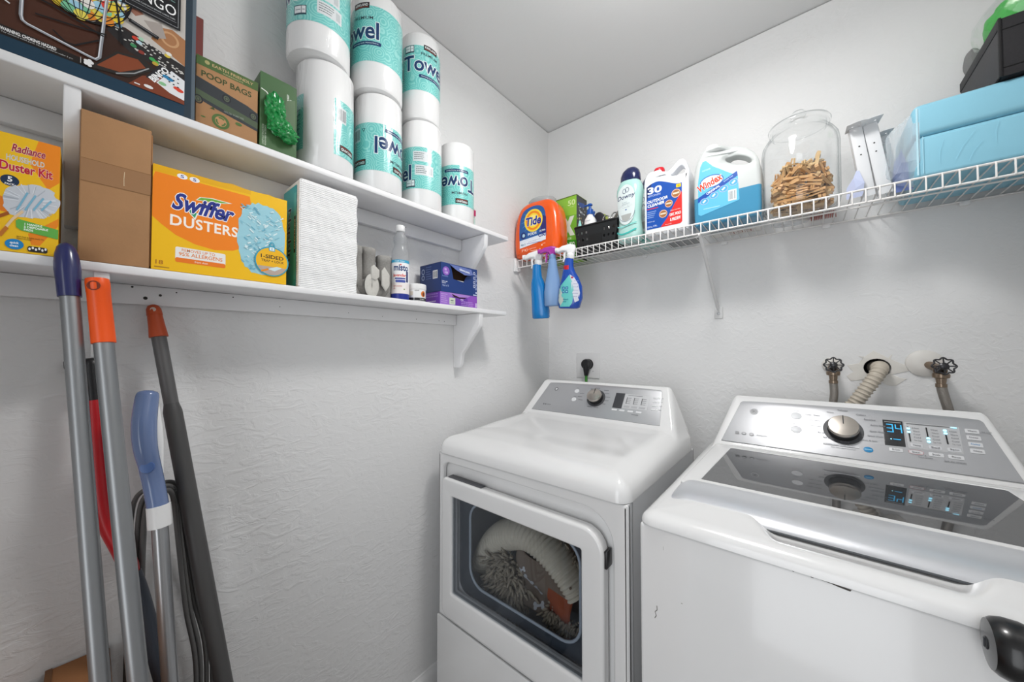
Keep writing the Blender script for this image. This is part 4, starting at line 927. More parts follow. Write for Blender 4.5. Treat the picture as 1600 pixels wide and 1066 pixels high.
# --- white jar
t = thing('cream_jar', 'small white screw-lid jar between the mist bottle and blue carton', 'jar', (.122, -.931, LZ), 90)
lathe('jar_body', [(0, 0), (.0265, 0), (.0275, .002), (.0275, .038), (0, .038)], WHITEP, t, seg=40)
lathe('jar_lid', [(0, .038), (.0285, .038), (.0292, .040), (.0292, .0525), (.0275, .0545), (0, .055)], WHITEP, t, seg=40)
P = Print(cylmap(.0276, radians(-125)), step=.003, rough=.4, w0=.0003); P.rect(-.08, .002, .08, .0105, '2A2A2C'); P.text('VITAMIN E', .018, .006, .018, .0036, 'E0E0E0'); P.ell(.021, .0230, .0080, .0095, 'D8782E'); P.ell(.022, .022, .0040, .006, '6A3A24'); P.text('cocoa', .000, .033, .014, .004, '8A8A8A'); P.rect(-.022, .018, -.012, .030, 'D8CFC0'); P.rect(-.009, .003, -.0080, .036, 'FFFFFF'); P.build('printed_label', t)
# --- purple and blue cartons
t = card('purple_carton', 'purple carton torn open at the front, under the blue carton', 'box', .141, -.8535, LZ, .171, .115, .0425, mat('purple_card', '6A38A4', .45), .001)
P = Print(front(), rough=.45); P.poly([(0, 0), (.06, 0), (.05, .0425), (0, .0425)], '9A6CC8'); P.poly([(.13, 0), (.171, 0), (.171, .0425), (.12, .0425)], '8C50B8'); P.poly([(.035, .0425), (.140, .0425), (.120, .032), (.085, .027), (.060, .030)], 'A880CC')
P.poly([(.048, .0400), (.060, .030), (.085, .0265), (.110, .0285), (.125, .036), (.115, .033), (.085, .031)], '2A1020'); P.rect(.040, .003, .066, .026, 'C8D2BE'); P.rect(.046, .015, .058, .018, '5A6A66'); P.rect(.046, .008, .060, .010, '8A988E'); P.rect(.090, .022, .104, .0250, 'E4D8EE'); P.lines(.093, .016, .162, 3, .006, .0028, 'B48CD8', 5)
P.lines(.004, .034, .034, 5, .0068, .0026, 'C0A0DC', 3); P.rect(.163, .003, .169, .018, 'D8C4E8'); P.build(parent=t)
P = Print(lside(.115, 0, -.0002), rough=.45); P.lines(.03, .034, .110, 2, .008, .0035, '9C74C8', 4); P.lines(.04, .010, .110, 1, .006, .0030, 'D8C8EC', 6); P.build(parent=t)
t = thing('blue_carton', 'dark blue carton with a torn open front stacked on the purple carton', 'box', (.141, -.850, LZ+.0432), 90)
BLU = mat('blue_card', '1E3A78', .4); W_, D_, H_ = .168, .115, .099
lo = [rrect(0, 0, W_, H_, .0005, 1), [(.054, .048), (.102, .043), (.112, .062), (.126, .072), (.040, .091), (.046, .080)]]
joinparts('carton', [plate('a', lo, .0014, BLU, off=(0, .0007, 0)), box('b', 0, .0012, .001, D_, 0, H_, BLU), box('c', W_-.0012, W_, .001, D_, 0, H_, BLU), box('d', 0, W_, D_-.001, D_, 0, H_, BLU), box('e', 0, W_, .001, D_, H_-.0012, H_, BLU), box('f', 0, W_, .001, D_, 0, .0012, BLU)], t)
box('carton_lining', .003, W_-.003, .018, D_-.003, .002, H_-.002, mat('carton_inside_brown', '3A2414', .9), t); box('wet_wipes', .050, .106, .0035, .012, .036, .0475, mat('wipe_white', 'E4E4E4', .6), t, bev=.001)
mesh('torn_flap', [(.036, -.001, .097), (.138, -.001, .094), (.136, -.012, .074), (.118, -.014, .068), (.096, -.013, .066), (.060, -.007, .080)], [(0, 5, 4, 3, 2, 1)], mat('flap_blue', '5A6AA4', .45), t)
Pf = Print(lambda u, v, w: (u, -.0125-w+(v-.074)*.5, v), rough=.45); Pf.text('tissues', .098, .0820, .046, .0095, 'DCE2F0', bold=.04, rot=-8, shear=.2); Pf.build(parent=t)
P = Print(front(), rough=.4); P.ell(.022, .071, .0150, .0150, '8A5CB8'); P.text('50\n+50', .022, .071, .014, .018, 'D8C8EC', bold=.05); P.text('lotion', .018, .0535, .024, .004, '8FA4D8'); P.text('Ultra soft\ntissues', .016, .033, .024, .009, 'E8EEF8', bold=.05); P.text('Pack of 3', .020, .022, .026, .006, 'B8C4E4')
for (v) in (.083, .066, .050, .036): P.ring(.153, v, .0050, .0055, .0018, 'D4DAF0'); P.ring(.162, v-.008, .0045, .0050, .0018, 'A8B4DC')
P.rect(.148, .0025, .166, .0055, 'D4DAF0'); P.rect(.160, .010, .166, .016, 'D4DAF0'); P.build(parent=t)
P = Print(lside(D_, 0, -.0002), rough=.4); P.bars(.072, .046, .098, .074, 12, '5A5E66', 'E8E8EA'); P.ring(.018, .076, .0085, .0100, .0030, 'A8B8DC'); P.ring(.018, .055, .0085, .0090, .0030, 'A8B8DC'); P.lines(.034, .088, .066, 6, .008, .0024, '6A80B8', 8); P.build(parent=t)

def thin_handle(o, yc, cond):
    for v in o.data.vertices:
        k = cond(v.co.x, v.co.z); v.co.y = yc+(v.co.y-yc)*k

# ================================================================== WIRE SHELF ITEMS (all face -y)
DZ = WZ+.0026
def rdup(P): return P
# --- orange pods tub
t = thing('detergent_tub', 'bright orange rounded detergent pods tub at the left end of the wire shelf', 'detergent', (.125, -.302, DZ+.0015), 6)
ORG = mat('orange_plastic', 'EE5A14', .22, coat=.3)
o = plate('tub_body', [catmull([(-.096, .0), (-.112, .016), (-.118, .06), (-.116, .12), (-.108, .175), (-.090, .222), (-.060, .247), (-.020, .256), (.030, .257), (.070, .250), (.098, .228), (.113, .185), (.119, .13), (.120, .06), (.113, .016), (.098, .0), (0, -.0015)], 4, True)], .118, ORG, t, bev=.032, bres=6, off=(0, .060, .0), ang=80)
lathe('tub_lid', [(.066, .246), (.068, .252), (.068, .264), (.062, .270), (.0, .271)], mat('clear_lid', 'C9CED0', .15, trans=.4, ior=1.3), t, seg=40, c=(.010, .060, 0), sy=.75)
P = Print(front(0, 0, -.0002), rough=.28, w0=.0006)
P.poly(catmull([(-.078, .060), (-.080, .110), (-.076, .165), (-.060, .205), (-.030, .222), (.010, .226), (.040, .216), (.056, .190), (.062, .130), (.062, .078)], 4)+[(.062, .078)], '2A5A9C')
for k in range(16): a = 2*pi*k/16; P.poly([(-.008+.03*cos(a-.07), .163+.03*sin(a-.07)), (-.008+.066*cos(a)*.98, .155+.060*sin(a)), (-.008+.03*cos(a+.07), .163+.03*sin(a+.07))], '5FA6CC')
P.poly([(.03, .100), (.0615, .085), (.0615, .165), (.045, .175)], '33306E')
P.ell(-.004, .160, .048, .052, 'F6D33A', 36); P.ring(-.004, .160, .040, .044, .010, 'F08A1C', 32); P.ell(-.004, .160, .024, .026, 'FBE27A'); P.text('Tide', -.004, .158, .080, .040, '1F2F8C', bold=.08, shear=.15, halo='F4F4FA', hb=.03, rot=2)
P.poly([(-.078, .064), (.060, .082), (.060, .092), (-.078, .076)], 'DCE4F0'); P.poly([(-.078, .040), (.060, .062), (.060, .084), (-.078, .066)], 'E4E8F0')
P.text('PODS', -.010, .1000, .046, .012, 'E8EEF6', bold=.06, rot=3); P.text('ULTRA', .043, .1060, .030, .008, 'E8EEF6', bold=.05, rot=4); P.text('OXI', .040, .0880, .036, .0190, '1F2F7C', bold=.09, rot=4)
P.ring(-.058, .098, .014, .016, .006, '1B2A6C', 20); P.ell(-.056, .098, .007, .008, 'B4D4E4'); P.text('4in1', -.060, .0560, .024, .0110, '5A8AA4', bold=.05, rot=5); P.rect(-.040, .056, .040, .0590, '9AA0C8'); P.text('laundry detergent pacs', 0, .067, .062, .005, '8A8AB8', rot=6)
P.text('71', -.058, .0285, .020, .010, 'F8D0B4', bold=.04, rot=4); P.ring(-.040, .029, .007, .006, .002, 'F8D0B4'); P.text('original scent', -.010, .0320, .040, .006, 'F8D8C4', rot=4); P.rect(-.020, .020, .016, .0230, 'F8C8A8'); P.ell(.040, .040, .004, .004, 'F8C8A8'); P.ell(.030, .024, .003, .003, 'F8C8A8'); P.rect(.044, .045, .058, .047, 'F8C8A8')
P.build('printed_label', t)
# --- green box
t = thing('bag_carton', 'tall lime green carton with a dark side behind the orange tub', 'box', (.095, -.152, DZ), 0)
box('carton', 0, .164, 0, .100, 0, .292, mat('lime_card', '8CBF3C', .4), t, .001)
P = Print(front(), rough=.4); P.poly([(0, .0), (.164, 0), (.164, .08), (0, .11)], '3FA32C'); P.poly([(0, .11), (.164, .08), (.164, .20), (0, .22)], '74B43A')
P.text('50', .138, .262, .040, .026, 'D4E8A8', bold=.05); P.text('bags', .140, .2425, .022, .005, 'C4DC98'); P.text('x', .118, .152, .072, .092, 'DCE6D8', bold=.10); P.text('LARGE', .112, .094, .050, .010, 'D4E8C0', bold=.04); P.text('UP TO', .125, .060, .060, .032, 'D8ECD0', bold=.08); P.text('compact', .075, .250, .036, .006, '4A5A74', rot=14); P.build(parent=t)
P = Print(rside(0, 0, .164), rough=.4); P.rect(0, 0, .100, .292, '3C3C42'); R = random.Random(5)
for k in range(26): P.ell(R.uniform(.01, .06), R.uniform(.12, .20), .0035, .0045, R.choice(['C8B46A', '8A5A3A', 'A4B44A', 'D8D0C0', '5A3A3A']), 8)
for k in range(14): P.ell(R.uniform(.015, .08), R.uniform(.20, .255), .006, .0035, R.choice(['B8BCC0', '8A9098', 'D0D4D8']), 8)
P.poly([(.012, .262), (.075, .272), (.070, .248), (.030, .244)], '2A4C94'); P.build(parent=t)
box('lid_flap', -.001, .166, -.002, .098, .292, .2945, mat('lime_card_dark', '6E7E3A', .5), t)

# --- black basket
BK = mat('basket_black', '1D1C1E', .42)
t = thing('storage_basket', 'small black perforated plastic basket on the wire shelf', 'basket', (.390, -.168, DZ), 0)
bw, bd, bh = .098, .062, .106; objs = []
def bwall(a, b, n, fl):     # tapered wall with rows of holes; a, b bottom/top corner pairs
    (p0, p1), (q0, q1) = a, b; W2 = (Vector(p1)-Vector(p0)).length
    L = [[(0, 0), (1, 0), (1, 1), (0, 1)]]
    for j in range(3):
        for i in range(n):
            u = (i+.5)/n; v = .18+.27*j
            if fl and abs(u-.5) < .13: continue
            L.append(rrect(u-.022, v-.05, u+.022, v+.05, .012, 2))
    me = plate_me(L, .0022, 0)
    for vx in me.vertices:
        u, v, ww = vx.co; lo_ = Vector(p0).lerp(Vector(p1), u); hi_ = Vector(q0).lerp(Vector(q1), u); n_ = Vector((0, 0, 1)).cross(Vector(p1)-Vector(p0)).normalized()
        vx.co = lo_.lerp(hi_, v)+n_*ww
    return link('w', me, None, BK)
k0, k1 = .84, 1.0
B = [(-bw*k0, -bd*k0, 0), (bw*k0, -bd*k0, 0), (bw*k0, bd*k0, 0), (-bw*k0, bd*k0, 0)]; T_ = [(-bw, -bd, bh), (bw, -bd, bh), (bw, bd, bh), (-bw, bd, bh)]
for i in range(4): j = (i+1) % 4; objs.append(bwall((B[i], B[j]), (T_[i], T_[j]), 9 if i % 2 == 0 else 6, i == 0))
objs.append(box('b', -bw*k0, bw*k0, -bd*k0, bd*k0, 0, .002, BK))
joinparts('basket_body', objs, t)
tube('basket_rim', [(a, b, bh) for a, b in rrect(-bw-.002, -bd-.002, bw+.002, bd+.002, .012, 4)], .0038, BK, t, closed=True, seg=8)
plate('basket_panel', [[(-.026, .004), (.026, .004), (.030, bh-.004), (-.030, bh-.004)]], .002, mat('basket_panel_black', '0C0C0E', .6), t, off=(0, -bd+.004, 0))
# contents, standing in the basket
t = thing('pump_bottle', 'small white pump bottle with a blue top standing in the black basket', 'bottle', (.345, -.185, DZ+.0025), 0); t.scale = (1.12, 1.12, 1.12)
loft('bottle_body', [(0, 0, 0, .022, .018, 2.3), (.004, 0, 0, .024, .020, 2.3), (.105, 0, 0, .024, .020, 2.3), (.128, 0, 0, .021, .017, 2.2), (.140, 0, 0, .012, .012, 2), (.148, 0, 0, .010, .010, 2)], WHITEP, t, seg=28)
BP = mat('blue_plastic', '1452A8', .3)
lathe('pump_collar', [(0, .146), (.0125, .146), (.013, .150), (.0125, .166), (.006, .169), (.0045, .182), (0, .182)], BP, t, seg=24)
joinparts('pump_head', [box('a', -.008, .008, -.007, .007, .181, .190, BP, bev=.002), box('b', -.024, -.004, -.0035, .0035, .183, .189, BP, bev=.0015)], t)
P = Print(front(0, 0, -.0202), rough=.4); P.text('instant', 0, .118, .022, .004, '5A6A84'); P.build('printed_label', t)
t = thing('pump_bottle', 'white printed bottle with a blue spray pump at the back of the basket', 'bottle', (.330, -.135, DZ+.0025), 0)
loft('bottle_body', [(0, 0, 0, .020, .016, 2.3), (.13, 0, 0, .021, .017, 2.3), (.155, 0, 0, .019, .015, 2.2), (.172, 0, 0, .010, .010, 2)], mat('pale_blue_plastic', 'C4CCD8', .3), t, seg=24)
lathe('pump_collar', [(0, .171), (.011, .171), (.011, .186), (0, .186)], BP, t, seg=20)
joinparts('pump_head', [box('a', -.011, .013, -.006, .006, .186, .198, BP, bev=.003), box('b', -.028, -.008, -.003, .003, .190, .196, BP, bev=.001)], t)
t = thing('dropper_tube', 'small tube with a pale teal tip at the left of the basket', 'tube', (.305, -.205, DZ+.0025), 0)
lathe('tube_body', [(0, 0), (.010, 0), (.011, .09), (.006, .100)], mat('frosted_grey', 'A8B4B0', .3), t, seg=20); lathe('tube_cap', [(.0105, .098), (.010, .112), (.006, .130), (.003, .142), (0, .143)], mat('pale_teal', '8CCBC4', .35), t, seg=20)
t = thing('dark_bottle', 'slim dark navy bottle beside the white pump bottle in the basket', 'bottle', (.382, -.150, DZ+.0025), 0)
lathe('bottle_body', [(0, 0), (.016, 0), (.017, .004), (.017, .120), (.012, .130), (0, .131)], mat('navy_plastic', '1C2C48', .3), t, seg=24)
t = thing('shoe_brush', 'dark oval brush with a yellow back standing in the basket', 'brush', (.352, -.110, DZ+.0025), 0)
plate('brush_head', [ell(0, .150, .030, .045, 24)], .016, mat('brush_dark', '2C2A30', .6), t, bev=.003); plate('brush_back', [ell(.012, .152, .028, .036, 24)], .006, mat('lime_rubber', 'A8B45A', .5), t, bev=.002, off=(0, .012, 0)); box('brush_handle', -.006, .006, -.004, .004, 0, .11, mat('brush_dark', '2C2A30', .6), t)
t = thing('scissors', 'pair of scissors with silver ring handles upright in the black basket', 'scissors', (.440, -.190, DZ+.030), 0)
SR = mat('polished_steel', 'B8B6B2', .2, metal=1.)
joinparts('blade', [tube('a', [(-.017+.0145*cos(a), 0, .098+.0145*sin(a)) for a in [2*pi*k/24 for k in range(24)]], .0028, SR, closed=True, seg=8), tube('b', [(-.012, 0, .084), (-.002, 0, .045), (.006, 0, .0)], [.003, .004, .0015], SR, seg=8)], t)
joinparts('blade', [tube('a', [(.020+.0145*cos(a), .004, .104+.0145*sin(a)) for a in [2*pi*k/24 for k in range(24)]], .0028, SR, closed=True, seg=8), tube('b', [(.015, .004, .090), (.003, .004, .045), (-.006, .004, .0)], [.003, .004, .0015], SR, seg=8)], t)
t = thing('lint_brush', 'silver grey textured brush leaning over the basket edge behind the scissors', 'brush', (.440, -.150, DZ+.010), 0)
tube('brush_handle', [(-.035, 0, 0), (-.008, 0, .085)], .008, mat('brush_dark', '2C2A30', .6), t); tube('brush_head', [(-.008, 0, .085), (.0, 0, .105), (.040, 0, .158), (.048, 0, .168)], [.010, .0155, .0155, .011], mat('bristle_grey', '8E8880', .5, noise=.35, nscale=420, bump=.8, bscale=420), t, seg=16)
t = thing('hair_clipper', 'black hand tool with a round end lying behind the scissors', 'tool', (.405, -.185, DZ+.085), 0)
crumple('tool_body', (.0, .006, .030), (.018, .010, .020), BLACKP, t, 3, 3, .05); box('tool_grip', -.008, .008, 0, .012, -.07, .02, BLACKP, t, bev=.003)
t = thing('hair_clipper', 'black wedge shaped tool head between the scissors and scent beads bottle', 'tool', (.476, -.150, DZ+.06), 0)
box('tool_body', -.012, .014, -.006, .010, 0, .105, BLACKP, t, bev=.004)

# --- scent bead bottles
def beads(label, x, y, rz, first):
    t = thing('scent_bead_bottle', label, 'bottle', (x, y, DZ), rz, 'pale green scent bead bottles')
    PB = mat('beads_pale_green', 'A9D3CC', .16, coat=.4, noise=.12, nscale=14)
    loft('bottle_body', [(0, 0, 0, .040, .028, 2.6), (.004, 0, 0, .046, .033, 2.6), (.030, 0, 0, .049, .034, 2.6), (.060, 0, 0, .046, .032, 2.5), (.085, 0, 0, .043, .031, 2.5), (.120, 0, 0, .044, .032, 2.5), (.160, 0, 0, .049, .034, 2.5), (.195, 0, 0, .053, .035, 2.5), (.215, 0, 0, .052, .034, 2.4), (.232, 0, 0, .046, .031, 2.3), (.242, 0, 0, .040, .028, 2.2)], PB, t, seg=44)
    loft('bottle_cap', [(.240, .003, 0, .040, .028, 2.1), (.244, .003, 0, .041, .0290, 2.1), (.265, .003, 0, .040, .0285, 2.1), (.282, .004, 0, .034, .025, 2.1), (.294, .005, 0, .022, .017, 2), (.299, .006, 0, .008, .007, 2)], mat('navy_cap', '17204E', .18, coat=.5), t, seg=36)
    P = Print(lambda u, v, w: (u, -(.0345-.0006)*(1-abs(u/.056)**2.5)**.4-.0016-w-(0 if .14 < v < .225 else -.0014 if v > .06 else 0), v), step=.004, rough=.25)
    P.poly(catmull([(-.030, .205), (-.040, .170), (-.036, .120), (-.026, .080), (0, .062), (.026, .080), (.034, .120), (.036, .170), (.026, .205), (0, .222)], 4, True), 'D4DEDE')
    P.ring(0, .120, .036, .046, .002, '7C8A96', 36, 190, 350); P.poly([(-.022, .104), (.022, .104), (.016, .082), (0, .074), (-.016, .082)], 'A9ABA8')
    P.ring(-.006, .196, .008, .010, .002, '2A3560'); P.ring(.006, .199, .008, .010, .002, '2A3560'); P.text('Downy', 0, .172, .074, .022, '2A3560', bold=.03, shear=.2, rot=3)
    P.text('fresh\nprotect', 0, .148, .032, .012, '8A9AA4'); P.text('in wash scent', 0, .132, .030, .004, '9AA6AC'); P.ell(0, .122, .003, .003, '3A5A9A')
    P.line(catmull([(-.042, .040), (-.020, .028), (.010, .030), (.040, .040)], 5), .006, '3FB4AC'); P.line(catmull([(-.040, .062), (-.015, .056), (.040, .066)], 5), .004, '7CCBC4')
    P.build('printed_label', t)
beads('pale green scent beads bottle with a navy cap, nearer one beside the basket', .537, -.215, -6, True)
beads('second pale green scent beads bottle tucked behind the nearer one', .575, -.093, -20, False)

# --- outdoor cleaner jug
t = thing('cleaner_jug', 'white outdoor cleaner jug with a red cap and blue red label', 'jug', (.603, -.246, DZ), 0)
WJ = mat('white_hdpe', 'E4E6EA', .32)
outer = [(.004, 0), (.150, 0), (.156, .006), (.157, .175), (.157, .205), (.152, .225), (.140, .262), (.130, .274), (.118, .273), (.095, .255), (.080, .240), (.064, .236), (.060, .244), (.022, .244), (.012, .238), (.002, .222), (-.001, .200), (0, .006)]
hole = [(.104, .205), (.140, .205), (.143, .212), (.134, .240), (.126, .250), (.116, .247), (.096, .230), (.090, .222), (.094, .212)]
plate('jug_body', [outer, catmull(hole, 3, True)], .110, WJ, t, bev=.009, bres=4, off=(0, .055, 0), ang=50)
thin_handle(bpy.data.objects['jug_body'], .055, lambda x, z: 1-.62*sstep(.205, .235, z)*sstep(.060, .085, x))
lathe('jug_cap', [(0, .240), (.0185, .240), (.0200, .243), (.0200, .264), (.0175, .270), (0, .271)], mat('red_cap', 'C8202C', .3), t, seg=32, c=(.041, .055, 0))
P = Print(front(0, 0, -.0006), rough=.35)
top = catmull([(.010, .186), (.030, .196), (.055, .198), (.085, .186), (.115, .172), (.135, .170)], 5)
P.poly([(.010, .024), (.128, .024), (.135, .030)]+[(a, b) for a, b in [(p[0], p[1]) for p in top]][::-1], '1D4FA6')
P.poly([(.060, .024), (.128, .024), (.135, .030), (.135, .140), (.110, .100), (.085, .055)], 'D8302E')
P.poly([(.010, .130), (.030, .196), (.010, .186)], '22305C'); P.text('30', .040, .1700, .052, .026, 'F2F2F2', bold=.07); P.text('SECONDS', .038, .1500, .048, .007, 'AEBADC', bold=.05, shear=.1)
P.text('OUTDOOR\nCLEANER', .050, .1220, .074, .026, 'F4F4F4', bold=.06, shear=.15, rot=3); P.rect(.012, .0995, .052, .1025, 'D8302E')
for k in range(4): P.rect(.012, .088-.007*k, .045-.003*k, .0905-.007*k, '8FA8D8')
P.text('ready to use', .026, .052, .026, .006, 'C4D0EC'); P.text('128 fl oz  3.78 L', .030, .0335, .036, .006, 'DCE4F4', rot=2)
for (u, v, r_) in ((.115, .136, .0155), (.090, .105, .0135), (.070, .072, .0145)): P.ell(u, v, r_, r_, 'E4B49A'); P.ell(u, v, r_*.86, r_*.82, 'A0683C'); P.rect(u-r_*.7, v-r_*.15, u+r_*.7, v+r_*.25, 'D8D0BC')
P.text('Cleans stains from', .112, .0780, .034, .004, 'F4D8D4'); P.text('DIRT, MOLD', .112, .0620, .038, .012, 'FFF2F0', bold=.07, rot=3); P.text('& MILDEW', .112, .0450, .036, .012, 'FFF2F0', bold=.07, rot=3); P.text('Made in USA', .088, .0300, .022, .003, 'F4D8D4')
P.rect(.116, .156, .132, .168, 'F2C81C'); P.rect(.121, .159, .127, .165, 'C89A1C'); P.build('printed_label', t)

# --- glass cleaner jug
t = thing('glass_cleaner_jug', 'translucent refill jug half full of blue liquid beside the clothespin jar', 'jug', (.775, -.240, DZ+.0012), 0)
HD = mat('translucent_hdpe', 'C0C4C3', .35, alpha=1.)
LQ = mat('blue_liquid_hdpe', '3D89AE', .25, coat=.3)
outer = catmull([(.010, .0), (.100, -.001), (.182, .0), (.193, .010), (.195, .060), (.194, .140), (.188, .185), (.172, .222), (.140, .250), (.100, .264), (.070, .268), (.048, .266), (.030, .262), (.018, .244), (.006, .215), (.0, .17), (-.001, .06), (.001, .010)], 4, True)
hole = catmull([(.098, .222), (.122, .226), (.150, .212), (.168, .190), (.165, .178), (.140, .180), (.112, .198), (.096, .212)], 4, True)
ob = plate('jug_body', [outer, hole], .105, [HD, LQ], t, bev=.012, bres=4, off=(0, .0525, 0), ang=60)
bm = bmesh.new(); bm.from_mesh(ob.data); bmesh.ops.bisect_plane(bm, geom=bm.verts[:]+bm.edges[:]+bm.faces[:], plane_co=(0, 0, .098), plane_no=(0, 0, 1), dist=1e-6)
for f in bm.faces: f.material_index = 1 if f.calc_center_median().z < .098 else 0
bm.to_mesh(ob.data); bm.free()
thin_handle(ob, .0525, lambda x, z: 1-.58*sstep(.165, .235, z)*sstep(.07, .11, x))
lathe('jug_cap', [(0, .262), (.0200, .262), (.0215, .265), (.0215, .284), (.019, .289), (0, .290)], WHITEP, t, seg=32, c=(.050, .0525, 0))
P = Print(front(0, 0, -.0006), rough=.3); P.poly([(.014, .040), (.022, .034), (.133, .060), (.136, .064), (.132, .142), (.110, .158), (.060, .197), (.040, .222), (.030, .222), (.022, .205), (.014, .150)], '62B8DE')
P.text('GLASS CLEANER', .040, .190, .026, .005, 'C8E6F4', rot=6)
P.poly([(.013, .098), (.130, .158), (.132, .142), (.013, .080)], '1F4FA6'); P.ell(.056, .146, .036, .022, 'DCEAF4', 28); P.ring(.056, .146, .036, .022, .003, '2A5AA8', 28); P.text('Windex', .0500, .1420, .078, .026, 'E2401C', bold=.07, shear=.15, rot=22, halo='F6F8FA', hb=.04)
P.text('ORIGINAL', .060, .1150, .044, .0075, 'FFFFFF', bold=.05, rot=26, shear=.1); P.text('streak free', .105, .140, .030, .005, 'B8D0F0', rot=26)
for (u, v) in ((.033, .082), (.062, .096), (.091, .110), (.120, .124)): P.ell(u, v, .0130, .0110, 'C8B4D8', 20); P.ell(u, v, .0118, .0098, '4FA6D0', 20); P.poly([(u-.006, v-.002), (u+.002, v+.006), (u+.006, v+.002), (u-.002, v-.006)], 'D8ECF6')
P.bars(.104, .064, .128, .100, 9, '606A70', 'E4E8EA'); P.rect(.030, .054, .080, .0565, 'A8DAEE'); P.build('printed_label', t)

# --- glass jar with clothespins
t = thing('glass_jar', 'large clear glass storage jar with a knobbed lid, holding clothespins', 'jar', (1.063, -.168, DZ), 0)
JG = clear_glass('clear_jar_glass', (.985, .988, .988, 1), rough=.03, f0=.03, f1=.45, pw=4., edge=(.50, .53, .54, 1))
lathe('jar_body', [(0, 0), (.070, 0), (.086, .004), (.094, .014), (.0965, .030), (.0970, .200), (.094, .222), (.084, .240), (.073, .250), (.070, .258), (.074, .262), (.074, .268), (.068, .268), (.066, .252), (.082, .236), (.090, .218), (.0925, .198), (.092, .030), (.088, .016), (.078, .010), (0, .009)], JG, t, seg=64, smooth=50)
lathe('jar_lid', [(.064, .266), (.077, .270), (.0785, .276), (.075, .282), (.060, .287), (.035, .291), (.016, .294), (.011, .300), (.018, .308), (.020, .316), (.014, .324), (0, .327)], JG, t, seg=56, smooth=50)
# --- clothespins
PIN = mat('pin_wood', 'CDA06C', .6, noise=.16, nscale=30); PIN2 = mat('pin_wood_pale', 'D9B888', .6, noise=.12, nscale=30); SPR = mat('pin_spring', '5A5654', .35, metal=.9)
def pin_mesh(wood):
    objs = []
    for s in (-1, 1):
        prof = [(-.036, s*.0012), (.000, s*.0030), (.004, s*.0016), (.010, s*.0030), (.036, s*.0005), (.036, s*.0050), (.012, s*.0066), (-.010, s*.0068), (-.036, s*.0085)]
        if s < 0: prof = prof[::-1]
        objs.append(plate('p', [prof], .0088, wood, f=lambda x, y, z: (x, y, z)))
    objs.append(tube('s', [(.002, .0, -.0056), (.002, .0, .0056)], .0030, SPR, seg=6)); objs.append(tube('s', [(.002, .0072, .0046), (.016, .0070, .0046)], .0009, SPR, seg=4)); objs.append(tube('s', [(.002, -.0072, -.0046), (.016, -.0070, -.0046)], .0009, SPR, seg=4))
    return joinparts('clothespin', objs)
protos = [pin_mesh(PIN), pin_mesh(PIN2)]
R = random.Random(21); NPIN = 175; placed = 0; jc = Vector((1.063, -.168, DZ))
for k in range(NPIN):
    f = k/NPIN; z = .015+.112*f
    for _ in range(60):
        a = R.uniform(0, 2*pi); rr = sqrt(R.random())*.052 if k % 2 else R.uniform(.045, .070)
        c = Vector((rr*cos(a), rr*sin(a), z+R.uniform(-.006, .006)+.018*cos(a+.6)*f))
        el = R.uniform(-.45, .45) if f < .75 else R.choice([R.uniform(-.4, .4), R.uniform(.7, 1.25)]); az = R.uniform(0, 2*pi)
        d = Vector((cos(az)*cos(el), sin(az)*cos(el), sin(el)))
        if all(sqrt((c+d*s_).x**2+(c+d*s_).y**2) < .081 and .012 < (c+d*s_).z for s_ in (-.038, .038)): break
    else: continue
    o = protos[placed % 2] if placed < 2 else protos[k % 2].copy()
    if placed >= 2: COL.objects.link(o)
    placed += 1
    q = d.to_track_quat('X', 'Z') @ Matrix.Rotation(R.uniform(0, 2*pi), 3, 'X').to_quaternion()
    o.rotation_mode = 'QUATERNION'; o.rotation_quaternion = q; o.location = jc+c
    setp(o, 'one of the loose wooden spring clothespins heaped inside the glass jar', 'clothespin', 'wooden clothespins in the glass jar')

_pins = [o for o in COL.objects if o.name.startswith('clothespin')]
_pins.sort(key=lambda o: -o.location.z)
for _o, _l in zip(_pins[:3], ('topmost wooden clothespin sticking up out of the heap in the glass jar', 'second highest wooden clothespin of the heap in the glass jar', 'third highest wooden clothespin of the heap in the glass jar')):
    _o['label'] = _l; del _o['group']
# --- white metal wall brackets
MB = mat('white_painted_metal', 'DDDEE0', .35)
def mbracket(label, x, y, tilt, h, first, w=.030, fw=.050):
    t = thing('metal_bracket', label, 'bracket', (x, y, DZ), 0, 'white metal brackets standing on the wire shelf', rot=(0, radians(-tilt), radians(4)))
    joinparts('bracket_strip', [box('a', 0, w, 0, .0018, 0, h, MB, bev=.0005), box('b', 0, .0016, 0, .018, 0, h, MB, bev=.0005), box('c', w-.0016, w, 0, .012, 0, h*.97, MB, bev=.0005)], t)
    fl = plate('bracket_flange', [[(-.008, -.030), (w*.5, -.034), (w+.008, -.030), (w+.006, .020), (-.006, .020)], ell(.006, -.010, .0026, .0026, 10), ell(w-.006, -.010, .0026, .0026, 10)], .0018, MB, t, bev=.0006, f=TOP, off=(0, 0, h))
    for z in (.020, .045): lathe('bracket_hole', [(0, 0), (.002, 0), (.002, -.0004), (0, -.0004)], mat('hole_dark', '3A3A3A', .6), t, seg=10, rot=Matrix.Rotation(radians(-90), 3, 'X').to_3x3(), c=(w*.5, -.0002, z+h*.5))
    return t
mbracket('white metal bracket standing nearest the glass jar', 1.200, -.205, 7, .205, True, .028)
mbracket('white metal bracket in the middle of the group of three', 1.232, -.200, 8, .207, True, .030)
mbracket('shorter white metal bracket set back toward the blue pad pack', 1.266, -.130, 9, .192, True, .026)
t = thing('blue_wrapper', 'crumpled blue plastic wrapper between the white brackets and the blue pad pack', 'wrapper', (1.285, -.188, DZ), 0)
